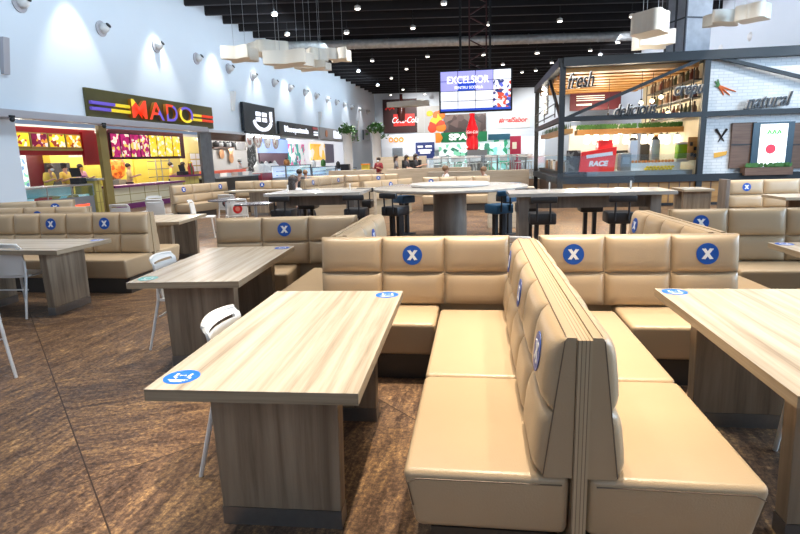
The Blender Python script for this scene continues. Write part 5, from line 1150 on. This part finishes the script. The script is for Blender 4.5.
# left side of the kiosk: glowing bulb figure, rods, greens, notice stand
p = at_y(543, 97, 21.2); r = thing('bulb_sign', 'glowing sign of white bulbs at the left side of the kiosk', 'sign', (KX0, 21.0, p.z))
for q in range(16): MB().ball((random.uniform(-.03, .03), random.uniform(-.5, .5), -.55 + q * .075), .05, 8).build('bulb', LAMPW, r)
MB().box((.06, 0, 0), (.03, 1.1, 1.3)).build('back_plate', BLKMETAL, r)
o = MB().box((0, 0, 0), (.3, 5.6, .14)).build('side_pelmet', ORANGEWOOD); o.location = (KX0 + .25, 20.0, 2.2); tag(o, 'wood pelmet with greenery along the left side of the kiosk', 'beam')
g = MB()
for q in range(160):
    a = Vector((random.uniform(-.14, .14), random.uniform(-2.7, 2.7), .07)); g._add([a, a + Vector((0, .05, .06)), a + Vector((0, random.uniform(-.08, .08), .2)), a + Vector((0, -.05, .06))], [(0, 1, 2, 3)])
g.build('greenery', GREEN, o)['kind'] = 'stuff'
r = thing('hanging_rods', 'thin black rods hanging at the left side of the kiosk', 'rods', (KX0, KY, 0))
for z in (2.7, 3.0): MB().tube([(-.15, .3, z), (-.15, 5.5, z)], .018, 6).build('rod', BLKMETAL, r)
for y in (.3, 2.9, 5.5): MB().tube([(-.15, y, 2.6), (-.15, y, 3.3), (0, y, 3.3)], .018, 6).build('hook', BLKMETAL, r)
p = kp(571, 170, 17.3); r = thing('notice_stand', 'dark leaning notice stand by the left post of the kiosk', 'stand', (2.88, 17.32, 1.005)); MB().box((0, 0, .32), (.4, .03, .64), rx=.15).build('board', blobs('notice', [(.08, .06, .05, 1), (.3, .26, .22, 1), (.12, .09, .07, 1)], 9), r); MB().box((0, .12, .15), (.3, .03, .36), rx=-.5).build('strut', BLKMETAL, r)
side = thing('side_counter', 'dark counter with goods along the left side of the kiosk', 'counter', (KX0 + .45, 20.2, 0)); MB().box((0, 0, .48), (.6, 6.2, .96)).build('body', DKWOOD, side); MB().box((0, 0, .98), (.7, 6.3, .05)).build('counter_top', BLKMETAL, side)
for q in range(8):
    r = thing('snack_box', '%s small box from the front on the side counter of the kiosk' % ordn[q], 'box', (KX0 + .4, 17.6 + q * .7, 1.005), 0, 'boxes on the side counter'); MB().box((0, 0, .15), (.22, .36, .3), bev=.005).build('body', [WHP, PALEW, KICK, COP][q % 4], r); MB().box((0, 0, .31), (.24, .38, .03)).build('lid', [BLKMETAL, WHP][q % 2], r)
# silver column rising behind the kiosk roof
c = thing('clad_column', 'silver metal clad square column rising above the kiosk roof', 'column', (7.0, 20.6, KT + .3), math.radians(20)); struct(c)
MB().box((0, 0, 2.4), (.95, .95, 4.8)).build('cladding', mat('clad', (.62, .65, .70, 1), .35, .3, noise=(3, .35), bump=.3, bscale=4), c)
for q in range(5): MB().box((0, 0, .3 + q * 1.1), (.98, .98, .05)).build('band', mat('clad_dark', (.16, .17, .19, 1), .4, .7), c)
for sx in (-.47, 0, .47): MB().box((-.48, sx, 2.4), (.04, .07, 4.8)).build('rail', MATS['clad_dark'], c)

# ------------------------------------------------------------------ camera, lights, view
cam = bpy.data.cameras.new('camera'); co = bpy.data.objects.new('camera', cam); C.objects.link(co)
cam.sensor_width = 36.0; cam.lens = F / 800 * 36.0; cam.clip_end = 200
M = Matrix((rt2, -dn2, -fw)).transposed().to_4x4(); M.translation = (0, 0, EYE)
co.matrix_world = M
SC.camera = co
def spot(loc, target, power, size, col=(1, 1, 1), blend=.5, r=.08):
    l = bpy.data.lights.new('spot_light', 'SPOT'); l.energy = power; l.spot_size = math.radians(size); l.spot_blend = blend; l.color = col; l.shadow_soft_size = r
    o = bpy.data.objects.new('spot_light', l); C.objects.link(o); o.location = loc
    o.rotation_euler = (Vector(target) - Vector(loc)).to_track_quat('-Z', 'Y').to_euler(); return o
def area(loc, target, power, sx, sy, col=(1, 1, 1)):
    l = bpy.data.lights.new('area_light', 'AREA'); l.shape = 'RECTANGLE'; l.size = sx; l.size_y = sy; l.energy = power; l.color = col
    o = bpy.data.objects.new('area_light', l); C.objects.link(o); o.location = loc
    o.rotation_euler = (Vector(target) - Vector(loc)).to_track_quat('-Z', 'Y').to_euler(); return o
WARM = (1.0, .86, .67); COOL = (.80, .90, 1.0)
# warm track spots over the nearest booths
spot((.9, 3.9, 7.9), (.3, 2.7, .5), 3100, 34, WARM, .4)
spot((-.6, 3.6, 7.9), (-.7, 2.9, .7), 1300, 30, WARM, .5)
spot((3.2, 3.2, 7.9), (2.0, 3.0, .6), 1250, 36, WARM, .5)
spot((1.6, 5.6, 7.9), (1.2, 4.4, .6), 1300, 34, (1, .84, .68), .5)
# general track spots
for i, (x, y, pw) in enumerate([(-3.2, 4.6, 650), (-6, 9, 520), (-2.2, 7.5, 700), (3.6, 7.5, 800), (0, 9.6, 1800), (5.5, 11, 1600), (-7.5, 13, 1300), (-2, 13, 1300), (-6.5, 17.5, 1700), (-2, 19, 1900), (3, 14, 1800),
                                (-6, 24, 3200), (0, 25, 3200), (-5, 32, 3800), (2, 33, 3800), (-2, 42, 4500), (5, 44, 4500), (0, 53, 5200)]):
    spot((x, y, 8.0), (x, y + .4, 0), pw * 1.3, 95, (1, .95, .88) if y < 10 else (1, .97, .94), .7)
spot((-3.4, 2.4, 7.9), (-2.9, 2.6, 0), 1100, 44, (1, .93, .84), .7)
# wall washers
for s in (17, 21.5, 26, 30.5, 35, 39.5, 44, 49, 54): 
    p = LW(s, 1.0); spot((p.x, p.y, 8.0), (p.x - .75, p.y, 3.4), 560, 58, (.95, .98, 1), .6)
w = bpy.data.worlds.new('world'); SC.world = w; w.use_nodes = True
w.node_tree.nodes['Background'].inputs[0].default_value = (.55, .72, 1, 1); w.node_tree.nodes['Background'].inputs[1].default_value = .35
# unseen fill panel added behind the camera, then bluish daylight from the right
area((-4, -5.6, 5.0), (-6, 20, 3.5), 260, 16, 6, (.72, .84, 1))
area((12.3, 7.0, 4.2), (-2, 8.5, .8), 2600, 14, 4.5, (.55, .76, 1))
# unseen area strips added to brighten the left wall and, shorter, the right
p = LW(26, 4.0); q = area((p.x, 26, 7.9), (LA + LB * 26, 26, 4.6), 1250, 48, .4, (.66, .83, 1)); q.data.shape = 'RECTANGLE'
area((8.0, 32, 7.9), (12.4, 32, 5), 900, 30, .4, (.80, .87, 1))
def lamp(loc, power, col=(1, .9, .75), r=.06):
    l = bpy.data.lights.new('point_light', 'POINT'); l.energy = power; l.color = col; l.shadow_soft_size = r
    o = bpy.data.objects.new('point_light', l); C.objects.link(o); o.location = loc
# downlights inside the shops
for s_ in (15.8, 18.0):
    for off in (-1.2, -2.7): p = LW(s_, off); lamp((p.x, p.y, 2.85), 75, (1, .93, .8))
for s_ in (20.5, 22.8, 25.0):
    for off in (-1.0, -2.7): p = LW(s_, off); lamp((p.x, p.y, 2.85), 150, (1, .92, .78))
for s_ in (28, 31.5): p = LW(s_, -2.0); lamp((p.x, p.y, 2.85), 170, (1, .95, .9))
for s_ in (34.5, 39, 44): p = LW(s_, -1.5); lamp((p.x, p.y, 2.85), 300, (1, .98, .96))
# kiosk
for x_, y_, pw in ((3.2, 18.2, 60), (4.6, 18.2, 60), (5.4, 19.8, 70), (3.4, 20.6, 90), (4.6, 22.2, 90)): lamp((x_, y_, 2.95), pw, (1, .84, .6))
for x_ in (3.4, 5.0): lamp((x_, 20.6, 1.9), 90, (1, .95, .85))
for x_ in (7.4, 9.6): spot((x_, 14.6, 5.6), (x_, 17, 2.2), 240, 80, (1, .97, .92), .7)
# lights before the far wall
for x_ in (-6, 0, 6): spot((x_, 54, 8.0), (x_, 61, 4), 2600, 75, (1, .98, .96), .7)
spot((8.5, 15.5, 8.0), (6.9, 20.6, 6.5), 600, 40, (.85, .92, 1), .6)

SC.view_settings.view_transform = 'Standard'; SC.view_settings.look = 'None'; SC.view_settings.exposure = 0.0; SC.view_settings.gamma = 1.0
SC.view_settings.use_curve_mapping = False
SC.cycles.max_bounces = 6; SC.cycles.use_denoising = True; SC.cycles.sample_clamp_indirect = 6.0
